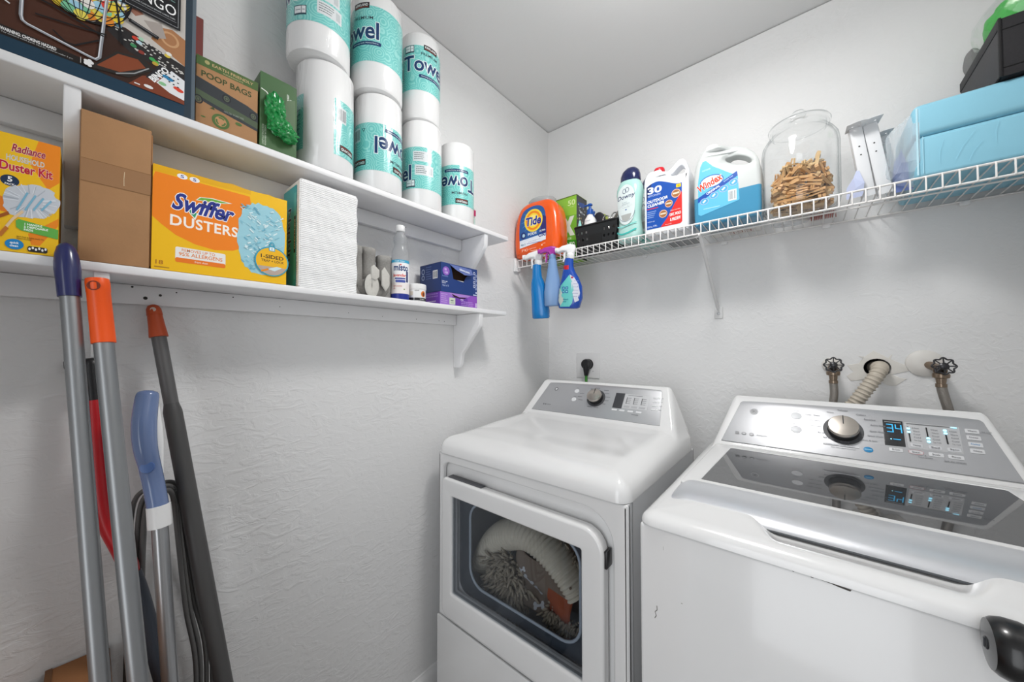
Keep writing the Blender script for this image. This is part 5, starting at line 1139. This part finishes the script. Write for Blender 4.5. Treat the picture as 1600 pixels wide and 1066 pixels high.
mesh('wrapper_film', [(-.020, 0, .0), (.012, -.010, .0), (.016, -.004, .03), (.006, .01, .075), (-.006, .0, .115), (-.018, .004, .09), (-.024, .01, .05), (-.004, -.006, .045)], [(0, 1, 7), (1, 2, 7), (2, 3, 7), (3, 5, 7), (3, 4, 5), (5, 6, 7), (6, 0, 7)], mat('wrapper_blue', '5E70A8', .3, coat=.4), t)
t = thing('blue_wrapper', 'pale bluish plastic film crumpled between the glass jar and the first bracket', 'wrapper', (1.178, -.215, DZ), 0)
mesh('wrapper_film', [(-.012, 0, .0), (.022, -.006, .0), (.026, .0, .04), (.014, .012, .09), (.004, .006, .06), (-.010, .01, .035), (.008, -.008, .025)], [(0, 1, 6), (1, 2, 6), (2, 3, 4), (2, 4, 6), (4, 5, 6), (5, 0, 6)], mat('wrapper_pale', 'B4BCD8', .3, coat=.4), t)
# --- flat things at the back, seen from below
t = thing('flat_carton', 'flat white printed carton lying at the back of the wire shelf', 'box', (.800, -.108, DZ), 0)
box('carton', 0, .155, 0, .055, 0, .030, mat('white_card', 'DAD8D4', .6), t, .001)
P = Print(lambda u, v, w: (u, v, -w), rough=.5); 
for k in range(3): P.rect(.055+k*.026, .012, .075+k*.026, .036, '8A4A40'); P.rect(.058+k*.026, .015, .072+k*.026, .033, 'E4E0DC'); P.lines(.06+k*.026, .018, .071+k*.026, 2, -.006, .002, '4A4442', k)
P.build('printed_underside', t)
t = thing('spiral_brush', 'small copper red spiral coil lying at the back behind the glass jar', 'brush', (1.120, -.052, DZ+.013), 0)
tube('coil', [(-.032+.064*k/150, .011*cos(k*.62), .011*sin(k*.62)) for k in range(151)], .0012, mat('copper_red', 'A8645C', .4, metal=.3), t, seg=5)
t = thing('clear_packet', 'crumpled clear plastic packet lying at the back under the jar', 'packet', (1.035, -.048, DZ+.010), 0)
crumple('packet_film', (0, 0, 0), (.050, .018, .012), mat('clear_film', 'D4D6D8', .2, coat=.5), t, 14, 3, .2)
t = thing('grey_tray', 'flat grey plastic plate lying under the bottles on the wire shelf', 'tray', (.640, -.125, DZ), 0)
box('tray_base', 0, .12, .02, .10, 0, .004, mat('grey_plate', '8E9090', .5), t, .001)

# --- blue pad pack
t = thing('pad_pack', 'big light blue pack of folded pads wrapped in clear film', 'package', (1.285, -.268, DZ), 0)
BLP = mat('pad_blue', '86BED2', .42, noise=.05, nscale=7, bump=.35, bscale=9)
joinparts('pad_stack', [box('a', .006, .33, .002, .235, .002, .108, BLP, bev=.012, seg=4), box('b', .003, .33, .0, .235, .1085, .190, BLP, bev=.014, seg=4)], t)
FIL = bpy.data.materials.new('clear_pack_film'); FIL.use_nodes = True; nt = FIL.node_tree; nt.nodes.clear()
out = nt.nodes.new('ShaderNodeOutputMaterial'); tr = nt.nodes.new('ShaderNodeBsdfTransparent'); df = nt.nodes.new('ShaderNodeBsdfDiffuse'); df.inputs[0].default_value = (.80, .86, .90, 1); gl = nt.nodes.new('ShaderNodeBsdfGlossy'); gl.inputs['Roughness'].default_value = .15
m1 = nt.nodes.new('ShaderNodeMixShader'); m1.inputs[0].default_value = .30; m2 = nt.nodes.new('ShaderNodeMixShader'); m2.inputs[0].default_value = .05
nt.links.new(tr.outputs[0], m1.inputs[1]); nt.links.new(df.outputs[0], m1.inputs[2]); nt.links.new(m1.outputs[0], m2.inputs[1]); nt.links.new(gl.outputs[0], m2.inputs[2]); nt.links.new(m2.outputs[0], out.inputs[0])
V = []; F = []; R = random.Random(31); nu, nv = 9, 16
for i in range(nu+1):
    s = i/nu; k = 1-.42*s**1.4
    for j in range(nv):
        a = 2*pi*(j+.5)/nv; yy = .118+.119*k*math.copysign(abs(cos(a))**.45, cos(a)); zz = .097+.096*k*math.copysign(abs(sin(a))**.45, sin(a))
        V.append((.014-.052*s+R.uniform(-.003, .003)*s, yy+R.uniform(-.006, .006)*s, max(.001, zz+R.uniform(-.007, .007)*s)))
for i in range(nu):
    for j in range(nv): F.append((i*nv+j, i*nv+(j+1) % nv, (i+1)*nv+(j+1) % nv, (i+1)*nv+j))
F.append(tuple(nu*nv+j for j in range(nv)))
mesh('wrap_end', V, F, FIL, t)
PW = Print(front(0, 0, -.0004), rough=.2); PW.rect(.008, .010, .0115, .180, 'B8DCE8'); PW.rect(.018, .012, .0195, .105, 'A4D2E2')
for (a, b, c, d) in ((.07, .03, .10, .09), (.13, .05, .135, .10), (.045, .03, .052, .085), (.09, .02, .11, .06)): PW.line([(a, b), ((a+c)/2-.003, (b+d)/2), (c, d)], .0007, '94CCDF')
PW.build('film_crease', t)
# --- black fabric bin
t = thing('fabric_bin', 'black fabric storage bin stacked on top of the blue pad pack', 'bin', (1.421, -.278, DZ+.1915), 0)
BF = mat('black_fabric', '1F1E21', .75, noise=.15, nscale=160, bump=.3, bscale=300); BF2 = mat('grey_fabric_side', '3E3D3F', .7, noise=.12, nscale=160, bump=.3, bscale=300)
joinparts('bin_body', [box('a', .002, .195, 0, .004, 0, .135, BF, bev=.001), box('b', 0, .004, .002, .262, 0, .135, BF2, bev=.001), box('c', .002, .195, .258, .262, 0, .135, BF, bev=.001), box('d', 0, .195, .002, .26, 0, .004, BF), box('e', .191, .195, .002, .26, 0, .135, BF)], t)
for z in (.020, .108): box('seam', .004, .195, -.0012, .0002, z-.0008, z+.0008, mat('seam_black', '0B0B0C', .8), t)
box('trim_band', -.0015, .003, -.0025, .004, 0, .1365, mat('binding_black', '151416', .7), t, bev=.001); box('trim_band', -.0015, .0028, .002, .262, .112, .1365, mat('binding_grey', '2E2D2F', .7), t, bev=.001)
# --- green cloth in a clear bag, on the bin
t = thing('green_cloth_bag', 'bright green fluffy cloth in a clear plastic bag on top of the black bin', 'cloth', (1.496, -.150, DZ+.1915+.137), 0)
crumple('green_cloth', (.0, .0, .052), (.062, .070, .056), mat('green_fleece', '3FA846', .9, noise=.25, nscale=60, bump=.8, bscale=90), t, 41, 4, .12)
tube('white_band', [(-.02, -.078, .020), (-.005, -.084, .055), (.02, -.070, .105), (.05, -.03, .118)], .008, mat('band_white', 'D8DCDC', .5), t, seg=8, ry=.4)
crumple('clear_bag', (-.006, 0, .054), (.075, .080, .062), clear_glass('clear_bag_film', (.94, .96, .95, 1), rough=.12, f0=.06, f1=.4, pw=2.5), t, 43, 3, .14)
t = thing('grey_pouch', 'small grey rounded pouch behind the black bin against the wall', 'pouch', (1.437, -.048, DZ+.255), 0)
crumple('pouch_body', (0, 0, .105), (.017, .020, .040), mat('grey_pouch_cloth', '7C7C7C', .8), t, 6, 3, .08); box('pouch_base', -.012, .012, -.012, .012, 0, .08, mat('grey_pouch_cloth', '7C7C7C', .8), t, bev=.004)

# ================================================================== SPRAY BOTTLES HANGING FROM THE FRONT RAIL
def spray(label, x, y, z, tx, ry, body, bsec, head, prints=None, rz=0, neck=None):
    t = thing('spray_bottle', label, 'spray bottle', (x, y, z), 0, None, rot=(radians(tx), radians(ry), radians(rz)))
    loft('bottle_body', bsec, body, t, seg=36)
    zt = bsec[-1][0]; nk = neck or head
    lathe('bottle_neck', [(.0135, zt-.002), (.015, zt), (.0155, zt+.016), (.012, zt+.020), (.009, zt+.026)], nk, t, seg=24)
    pr = [(-.012, zt+.018), (.014, zt+.018), (.020, zt+.038), (.016, zt+.052), (-.004, zt+.056), (-.034, zt+.050), (-.052, zt+.040), (-.056, zt+.030), (-.050, zt+.024), (-.030, zt+.030), (-.016, zt+.028)]
    plate('spray_head', [catmull([p+(0,) for p in pr], 3, True) if False else [(a, b) for a, b in pr]], .022, head, t, bev=.0055, bres=3)
    tube('trigger', [(-.018, 0, zt+.030), (-.026, 0, zt+.018), (-.024, 0, zt+.002), (-.028, 0, zt-.012)], [.005, .0048, .004, .0035], head, t, seg=10)
    lathe('nozzle', [(.0085, 0), (.0095, .001), (.0095, .012), (.0065, .013), (0, .013)], head, t, seg=16, rot=Matrix.Rotation(radians(-90), 3, 'Y').to_3x3(), c=(-.050, 0, zt+.036))
    if prints: prints(t)
    return t
e = 2.5
b1 = [(0, 0, 0, .030, .020, e), (.004, 0, 0, .034, .023, e), (.030, 0, 0, .035, .0245, e), (.080, -.002, 0, .032, .0235, e), (.120, -.004, 0, .030, .022, e), (.145, -.006, 0, .026, .020, e), (.165, -.008, 0, .0195, .0175, 2.2), (.195, -.008, 0, .0175, .0165, 2.1), (.215, -.006, 0, .0165, .0160, 2)]
def pr1(t):
    P = Print(rside(0, 0, .0355), rough=.3); P.build('x', t) if False else None
    P = Print(lambda u, v, w: (.0335-.0006*abs(u)*30+w, u, v), rough=.3); 
    for (v, s) in ((.120, .008), (.104, .006), (.088, .007), (.070, .005), (.056, .005)): P.ell(.000, v, s*.7, s, 'C8DCF0', 12); P.ell(.001, v, s*.35, s*.5, '1560A8', 10)
    P.build('printed_label', t)
spray('bright blue spray bottle with a white trigger, left of the three hanging', .176, -.322, 1.432, 3, -2, mat('cleaner_blue', '0F78BE', .22, coat=.4), b1, WHITEP, pr1, rz=20).scale = (1.12, 1.12, 1.10)
b2 = [(0, 0, 0, .034, .022, e), (.004, 0, 0, .038, .025, e), (.060, 0, 0, .038, .025, e), (.100, 0, 0, .033, .023, 2.3), (.135, 0, 0, .026, .020, 2.2), (.170, 0, 0, .020, .018, 2), (.200, 0, 0, .0165, .016, 2)]
spray('frosted blue spray bottle with a purple trigger, middle of the three hanging', .240, -.322, 1.482, 2, -1, mat('frosted_blue', '7A9CC8', .35, coat=.2), b2, mat('purple_plastic', 'A02C98', .25, coat=.3), None, rz=34, neck=mat('frosted_blue', '7A9CC8', .35))
b3 = [(0, 0, 0, .036, .020, e), (.004, .002, 0, .042, .023, e), (.040, .006, 0, .048, .025, e), (.085, .006, 0, .045, .025, e), (.120, .002, 0, .034, .023, 2.3), (.145, -.004, 0, .024, .020, 2.2), (.165, -.006, 0, .019, .018, 2), (.195, -.005, 0, .0165, .016, 2)]
def pr3(t):
    def fn(u, v, w):
        import bisect
        zs = [s[0] for s in b3]; i = max(1, min(len(b3)-1, bisect.bisect(zs, v))); f = (v-zs[i-1])/(zs[i]-zs[i-1]); A, B = b3[i-1], b3[i]
        cx = A[1]+(B[1]-A[1])*f; rx = A[3]+(B[3]-A[3])*f; ry = A[4]+(B[4]-A[4])*f; k = min(abs(u-cx)/rx, .985)
        return (u, -ry*(1-k**e)**(1/e)-.0006-w, v)
    P = Print(fn, step=.003, rough=.3)
    P.poly([(-.030, .006), (.010, .006), (.020, .020), (.026, .060), (.018, .100), (.004, .128), (-.010, .110), (-.030, .088), (-.036, .060)], '66C4C0'); P.poly([(-.036, .080), (-.040, .030), (-.028, .010), (-.014, .030), (-.020, .060)], 'C4CDC4')
    P.poly([(.006, .130), (.024, .118), (.040, .092), (.047, .060), (.044, .030), (.030, .022), (.020, .060), (.014, .095)], 'CDD0DC'); P.ell(.016, .118, .005, .004, 'A8405C', 12)
    for a in range(2):
        for b in range(2): P.rect(-.022+a*.014, .058+b*.014, -.011+a*.014, .069+b*.014, '1E5A9C', .001); P.ell(-.0165+a*.014, .0635+b*.014, .0028, .0028, '9CDCE0', 8)
    for k in range(6): P.lines(.024-.001*k, .104-.012*k, .042, 1, .01, .0018, '8A90B4', k, .2)
    P.text('bleach\nfree', -.006, .030, .022, .014, '1E6A8C', bold=.05); P.build('printed_label', t)
def pr3b(t):
    pr3(t); P = Print(cylmap(.0190, radians(-90), 0, (-.006, 0)), step=.003, rough=.3, w0=.0010); P.rect(-.020, .150, .006, .166, 'C8242C'); P.build('printed_band', t)
spray('blue and teal spray bottle with a white trigger, right of the three hanging', .314, -.320, 1.466, 2, 3, mat('bleach_blue', '1648A8', .22, coat=.4), b3, WHITEP, pr3b, rz=14).scale = (1.06,)*3

# ================================================================== WALL FITTINGS
t = thing('power_outlet', 'large square wall plate behind the dryer with a round black plug', 'outlet', (.235, 0, 1.216), 0)
plate('outlet_plate', [rrect(-.062, -.062, .062, .062, .004)], .005, mat('painted_plate', 'DCDCDC', .45), t, bev=.0015, off=(0, -.003, 0))
lathe('outlet_socket', [(0, .0), (.026, 0), (.026, .002), (0, .002)], BLACKP, t, seg=32, rot=Matrix.Rotation(radians(90), 3, 'X').to_3x3(), c=(.004, -.006, .006))
for (a, b) in ((.028, -.028),): lathe('plate_screw', [(0, 0), (.003, 0), (.002, .0012), (0, .0012)], SILV, t, seg=12, rot=Matrix.Rotation(radians(90), 3, 'X').to_3x3(), c=(a, -.006, b))
t = thing('dryer_plug', 'black round-headed dryer plug with a green cord going down behind the dryer', 'plug', (.237, -.009, 1.222), 0)
joinparts('plug_body', [lathe('a', [(0, 0), (.024, 0), (.026, .006), (.026, .020), (.023, .027), (.015, .030), (0, .031)], BLACKP, seg=32, rot=Matrix.Rotation(radians(90), 3, 'X').to_3x3()), tube('b', [(0, -.016, -.010), (0, -.017, -.034), (0, -.018, -.056)], [.018, .0135, .0095], BLACKP, seg=16)], t)
tube('power_cord', [(0, -.018, -.050), (0, -.018, -.09), (.002, -.02, -.15), (.01, -.03, -.3), (.03, -.04, -.6)], .0065, mat('green_cord', '3F8A34', .45), t, seg=12)

def valve(label, x, z, hosepts, tilt, rz, esc, es=1.):
    t = thing('water_valve', label, 'valve', (x, 0, z), 0)
    if esc: lathe('escutcheon', [(.012, .0005), (.040*es, .0005), (.0385*es, .005), (.028*es, .011), (.014, .014), (.012, .014)], mat('painted_escutcheon', 'DCD9D4', .4), t, seg=40, rot=Matrix.Rotation(radians(90), 3, 'X').to_3x3(), c=(esc[0], 0, esc[1]))
    rot = Matrix.Rotation(radians(rz), 3, 'Z') @ Matrix.Rotation(radians(90-tilt), 3, 'X'); c = Vector((0, -.092, .004))
    tube('valve_body', [(esc[0] if esc else -.004, .002, esc[1] if esc else 0), (0, -.030, -.004), (0, -.055, -.010)], [.011, .012, .014], BRASS, t, seg=14)
    lathe('packing_nut', [(0, 0), (.010, 0), (.010, .010), (.006, .014), (.0045, .030), (.0045, .036)], DARKM, t, seg=8, rot=rot, c=(0, -.056, -.006))
    objs = []; n = 8; P_ = []
    for k in range(64):
        a = 2*pi*k/64; r = .0215+.0022*cos(n*a); P_.append(rot @ Vector((r*cos(a), r*sin(a), 0))+c)
    objs.append(tube('r', P_, .0021, DARKM, closed=True, seg=8))
    for k in range(n): a = 2*pi*k/n; objs.append(tube('s', [rot @ Vector((.006*cos(a), .006*sin(a), .0))+c, rot @ Vector((.022*cos(a), .022*sin(a), 0))+c], .0017, DARKM, seg=6))
    objs.append(lathe('h', [(0, -.003), (.0095, -.003), (.0095, .002), (.006, .005), (0, .0055)], DARKM, seg=20, rot=rot, c=c))
    joinparts('wheel_handle', objs, t)
    lathe('coupling', [(.009, .006), (.0165, .004), (.0175, -.001), (.0165, -.008), (.011, -.010), (.0095, -.024), (.0115, -.025), (.0115, -.034), (.009, -.036)], BRASS, t, seg=20, c=(0, -.060, -.022))
    tube('braided_hose', catmull([(0, -.060, -.052)]+hosepts, 5), .0105, mat('braided_steel', '8E8983', .35, metal=.6, bump=.6, bscale=500), t, seg=14)
valve('water valve with a wheel handle and braided hose left of the drain hose', 1.137, 1.243, [(.001, -.061, -.09), (-.004, -.060, -.14), (-.01, -.05, -.25), (-.01, -.04, -.5)], 8, 4, (0, .0), .66)
valve('water valve with a round wall plate and braided hose right of the drain hose', 1.362, 1.246, [(.004, -.061, -.08), (.014, -.060, -.13), (.03, -.055, -.22), (.05, -.04, -.5)], 10, 10, (-.020, .008))
t = thing('drain_hose', 'beige corrugated drain hose coming out of a hole in the back wall', 'hose', (0, 0, 0), 0)
path = catmull([(1.245, .07, 1.236), (1.246, .025, 1.237), (1.247, -.012, 1.240), (1.245, -.040, 1.236), (1.236, -.054, 1.218), (1.224, -.060, 1.196), (1.208, -.064, 1.168), (1.190, -.066, 1.136), (1.165, -.066, 1.09), (1.15, -.06, 1.0), (1.15, -.05, .8)], 22)
cum = [0]; 
for a, b in zip(path, path[1:]): cum.append(cum[-1]+(b-a).length)
rs = [.0168+.0032*(max(0, sin(2*pi*c/.0118))**.6 if c > .075 else .8+.2*sin(2*pi*c/.006)) for c in cum]
tube('corrugated_hose', path, rs, mat('hose_beige', 'BDB4A6', .5), t, seg=20)
pl_ = bpy.data.objects['drain_hose']
o = plate('plaster_patch', [[(1.243+(.050+.014*sin(k*1.7)+.010*sin(k*.9+1))*cos(2*pi*k/26)*1.25, 1.232+(.050+.012*sin(k*2.1))*sin(2*pi*k/26)) for k in range(26)], ell(1.243, 1.237, .0312, .0292, 24)], .0016, mat('patch_plaster', 'DEDBD5', .7, bump=.6, bscale=40), None, bev=.0006, off=(0, -.0009, 0)); o.name = 'trim_2'; struct(o)

# ================================================================== LEANING TOOLS
ALU = mat('grey_aluminium_tube', '8F9193', .38, metal=.75); ALU2 = mat('silver_tube', 'A9AAAC', .3, metal=.85); DG = mat('dark_grey_tube', '5C5B5B', .42, metal=.2)
def rod(a, b, n=2): a, b = Vector(a), Vector(b); return [a.lerp(b, k/(n-1)) for k in range(n)]
def along(a, b, d): a, b = Vector(a), Vector(b); return a+(b-a).normalized()*d
# blue gripped pole
A, B = (.1660, -1.6245, 1.470), (.372, -1.526, .012)
t = thing('mop_pole', 'grey metal pole with a dark blue hand grip leaning on the lower shelf', 'mop', (0, 0, 0))
tube('pole', [along(A, B, .075), B], .0108, ALU, t, seg=24)
tube('grip', [along(A, B, d) for d in (0, .003, .008, .018, .032, .045, .060, .088, .0885)], [.002, .0065, .0098, .0122, .0138, .0142, .0134, .0128, .0108], mat('navy_grip', '1C2258', .28, coat=.3), t, seg=28)
loft('mop_foot', [(0, .372, -1.526, .018, .05, 3), (.012, .372, -1.526, .020, .055, 3), (.03, .370, -1.527, .014, .02, 2.5)], BLACKP, t, seg=20)
# orange gripped pole
A, B = (.1800, -1.5910, 1.4150), (.395, -1.480, .012)
t = thing('mop_pole', 'thicker grey metal pole with a bright orange cylindrical grip and hanging hole', 'mop', (0, 0, 0))
tube('pole', [along(A, B, .090), B], .0118, ALU, t, seg=28)
OG = mat('orange_grip', 'F0560E', .35)
tube('grip', [along(A, B, d) for d in (0, .0005, .006, .022, .0225, .1065, .107)], [.0112, .0134, .0140, .0138, .0134, .0140, .0119], OG, t, seg=32)
hp = along(A, B, .014); dirc = (Vector((1.073, -1.6, 1.3))-hp).normalized(); 
hr = Vector((0, 0, 1)).rotation_difference(Vector((.93, -.37, .1)).normalized()).to_matrix()
lathe('hanging_hole', [(0, .0), (.0078, 0), (.0078, .0008), (.0062, .0008), (.0062, -.001)], mat('hole_orange_dark', '7A2A0A', .6), t, seg=20, rot=hr, c=hp+Vector((.93, -.37, .1)).normalized()*.0134)
loft('mop_foot', [(0, .395, -1.480, .018, .05, 3), (.012, .395, -1.480, .020, .055, 3), (.03, .393, -1.481, .014, .02, 2.5)], BLACKP, t, seg=20)
# thin dark pole on the wall
A, B = (.0320, -1.5140, 1.392), (.235, -1.330, .012)
t = thing('broom_pole', 'dark grey telescopic pole with a rust orange tip leaning on the wall', 'broom', (0, 0, 0))
tube('upper_pole', [along(A, B, .060), along(A, B, .30)], .0118, DG, t, seg=20)
tube('lower_pole', [along(A, B, d) for d in (.205, .225, .27, 1.44)], [.0112, .0150, .0152, .0150], mat('dark_grey_tube_lower', '4E4D4D', .45, metal=.2), t, seg=22)
RO = mat('rust_orange_tip', 'B84A20', .4)
tube('grip', [along(A, B, d) for d in (0, .003, .010, .022, .0225, .045, .068, .0685)], [.004, .0090, .0116, .0124, .0118, .0130, .0150, .0122], RO, t, seg=24)
hp = along(A, B, .013); lathe('hanging_hole', [(0, 0), (.0046, 0), (.0046, .0008), (0, .0008)], mat('hole_light', 'C9B8AC', .6), t, seg=16, rot=hr, c=hp+Vector((.93, -.2, .2)).normalized()*.0110)
loft('broom_foot', [(0, .235, -1.330, .02, .08, 3), (.03, .234, -1.331, .018, .07, 3), (.07, .226, -1.338, .013, .02, 2.5)], BLACKP, t, seg=20)
# stick vacuum with the blue handle
t = thing('steam_mop', 'stick steam mop with a curved blue handle, white collar and coiled grey cord', 'mop', (0, 0, 0))
hb = mat('blue_translucent_plastic', '687CA6', .22, coat=.5)
hp_ = catmull([(.115, -1.524, 1.222), (.118, -1.527, 1.200), (.128, -1.530, 1.160), (.128, -1.528, 1.120), (.120, -1.521, 1.080), (.116, -1.515, 1.045), (.121, -1.509, 1.000)], 6)
n = len(hp_); tube('handle', hp_, [(.0155 if i > 3 else [.006, .012, .0145, .0152][i])*(1+.12*sin(pi*min(1, i/n*1.6)))*(1 if i > 3 else 1) for i in range(n)], hb, t, seg=28)
tube('handle_back', [(.096, -1.513, 1.20), (.106, -1.512, 1.15), (.108, -1.510, 1.11), (.103, -1.506, 1.06)], [.004, .0095, .0095, .006], WHITEP, t, seg=14)
lathe('power_button', [(0, 0), (.011, 0), (.010, .002), (0, .0025)], mat('button_blue', '4C689E', .3), t, seg=24, rot=hr, c=(.1360, -1.5255, 1.082))
C0, C1 = (.1215, -1.5085, 1.004), (.215, -1.456, .012)
tube('collar', [along(C0, C1, d) for d in (0, .001, .040, .041)], [.0150, .0172, .0172, .0140], WHITEP, t, seg=28)
tube('tube', [along(C0, C1, .035), C1], .0120, ALU2, t, seg=26)
loft('mop_foot', [(0, .215, -1.456, .05, .10, 3), (.035, .215, -1.456, .045, .09, 3), (.07, .21, -1.458, .02, .03, 2.5)], mat('mop_foot_grey', '8E9298', .4), t, seg=24)
CORD = mat('grey_cord', '5A5958', .5)
R = random.Random(17)
def cordloop(dy, dx, topz, wl, wr, bz, rr=.0042):
    yc = -1.500
    pts = [(.060+dx, yc-wl*.9, bz), (.055+dx, yc-wl*1.05+.002, .75), (.062+dx, yc-wl, .90), (.075+dx, yc-wl*.9, topz-.035), (.088+dx, yc-wl*.45, topz-.006), (.094+dx, yc, topz), (.085+dx, yc+wr*.5, topz-.008), (.070+dx, yc+wr*.85, topz-.04), (.055+dx, yc+wr*1.25, .90), (.045+dx, yc+wr*1.75+.004, .75), (.05+dx, yc+wr*2.2+.012, .60), (.06+dx, yc+wr*2.3, bz), (.06+dx, yc+wr*1.2, bz-.06), (.06+dx, yc, bz-.06)]
    tube('cord', catmull(pts, 7, True), rr, CORD, t, closed=True, seg=9)
for (a, b, c, d, e_, f_) in ((0, .0, 1.030, .032, .026, .30), (0, -.010, 1.026, .027, .031, .26), (0, .008, 1.024, .025, .022, .33), (0, -.004, 1.018, .023, .035, .24), (0, -.020, 1.032, .041, .038, .22)): cordloop(a, b, c, d, e_, f_)
# red and black pole behind
t = thing('scrub_brush_pole', 'red and black handled pole mostly hidden behind the two grey poles', 'broom', (0, 0, 0))
RP = [(0.05, -1.5951, 1.2832), (0.052, -1.593, 1.2475), (0.055, -1.5893, 1.2059), (0.062, -1.5842, 1.1174), (0.072, -1.5749, 0.9997), (0.078, -1.5525, 0.9222), (0.08, -1.5388, 0.8749), (0.085, -1.5248, 0.8156), (0.1, -1.494, 0.6508)]
rp = catmull(RP, 5)
tube('black_handle', rp[:11], [.006, .011]+[.012]*9, BLACKP, t, seg=20)
tube('red_sleeve', rp[10:31], [.012, .0130]+[.0135]*17+[.013, .011], mat('red_sleeve', 'B0121C', .3), t, seg=22)
tube('pole', rp[30:]+[Vector((.150, -1.425, .012))], .0130, mat('slate_plastic_pole', '3A3F48', .4), t, seg=20)
wl = catmull([Vector(p)+Vector((.0045, -.0128, 0)) for p in RP[2:5]], 6); tube('pale_label', wl, .0020, mat('pale_label_strip', 'B8BABC', .4), t, seg=8)
loft('broom_foot', [(0, .150, -1.425, .02, .05, 3), (.03, .150, -1.426, .018, .04, 3)], BLACKP, t, seg=20)
t = thing('small_hook', 'small black wall hook mostly hidden behind the blue gripped pole', 'hook', (.0, -1.621, 1.268), 0)
tube('hook_body', [(.001, 0, .006), (.012, -.001, .008), (.022, 0, -.002), (.016, 0, -.012)], [.005, .006, .006, .003], BLACKP, t, seg=10)

# ================================================================== CARDBOARD BOXES ON THE FLOOR
t = thing('moving_box', 'tall brown cardboard box standing against the left wall behind the poles', 'box', (.004, -1.640, 0), 0)
box('carton', 0, .40, 0, .078, .0, .712, KRAFTD, t, .003); box('top_flap', .0, .41, .004, .076, .7125, .7155, mat('cardboard_flap', '9A6840', .85, noise=.12, nscale=18), t, .001)
box('tape_edge', .0, .40, .0005, .009, .7158, .7172, mat('tape_edge_dark', '6A4526', .5), t)
t = thing('moving_box', 'second brown cardboard box at the bottom left corner of the view', 'box', (.006, -1.900, 0), 0)
box('carton', 0, .40, 0, .250, .0, .702, KRAFTD, t, .003); box('top_flap', .0, .40, .002, .248, .7022, .7050, mat('cardboard_flap', '9A6840', .85, noise=.12, nscale=18), t, .001)

for _o in list(COL.objects): 
    if _o.type == 'LIGHT' or _o.type == 'CAMERA': continue
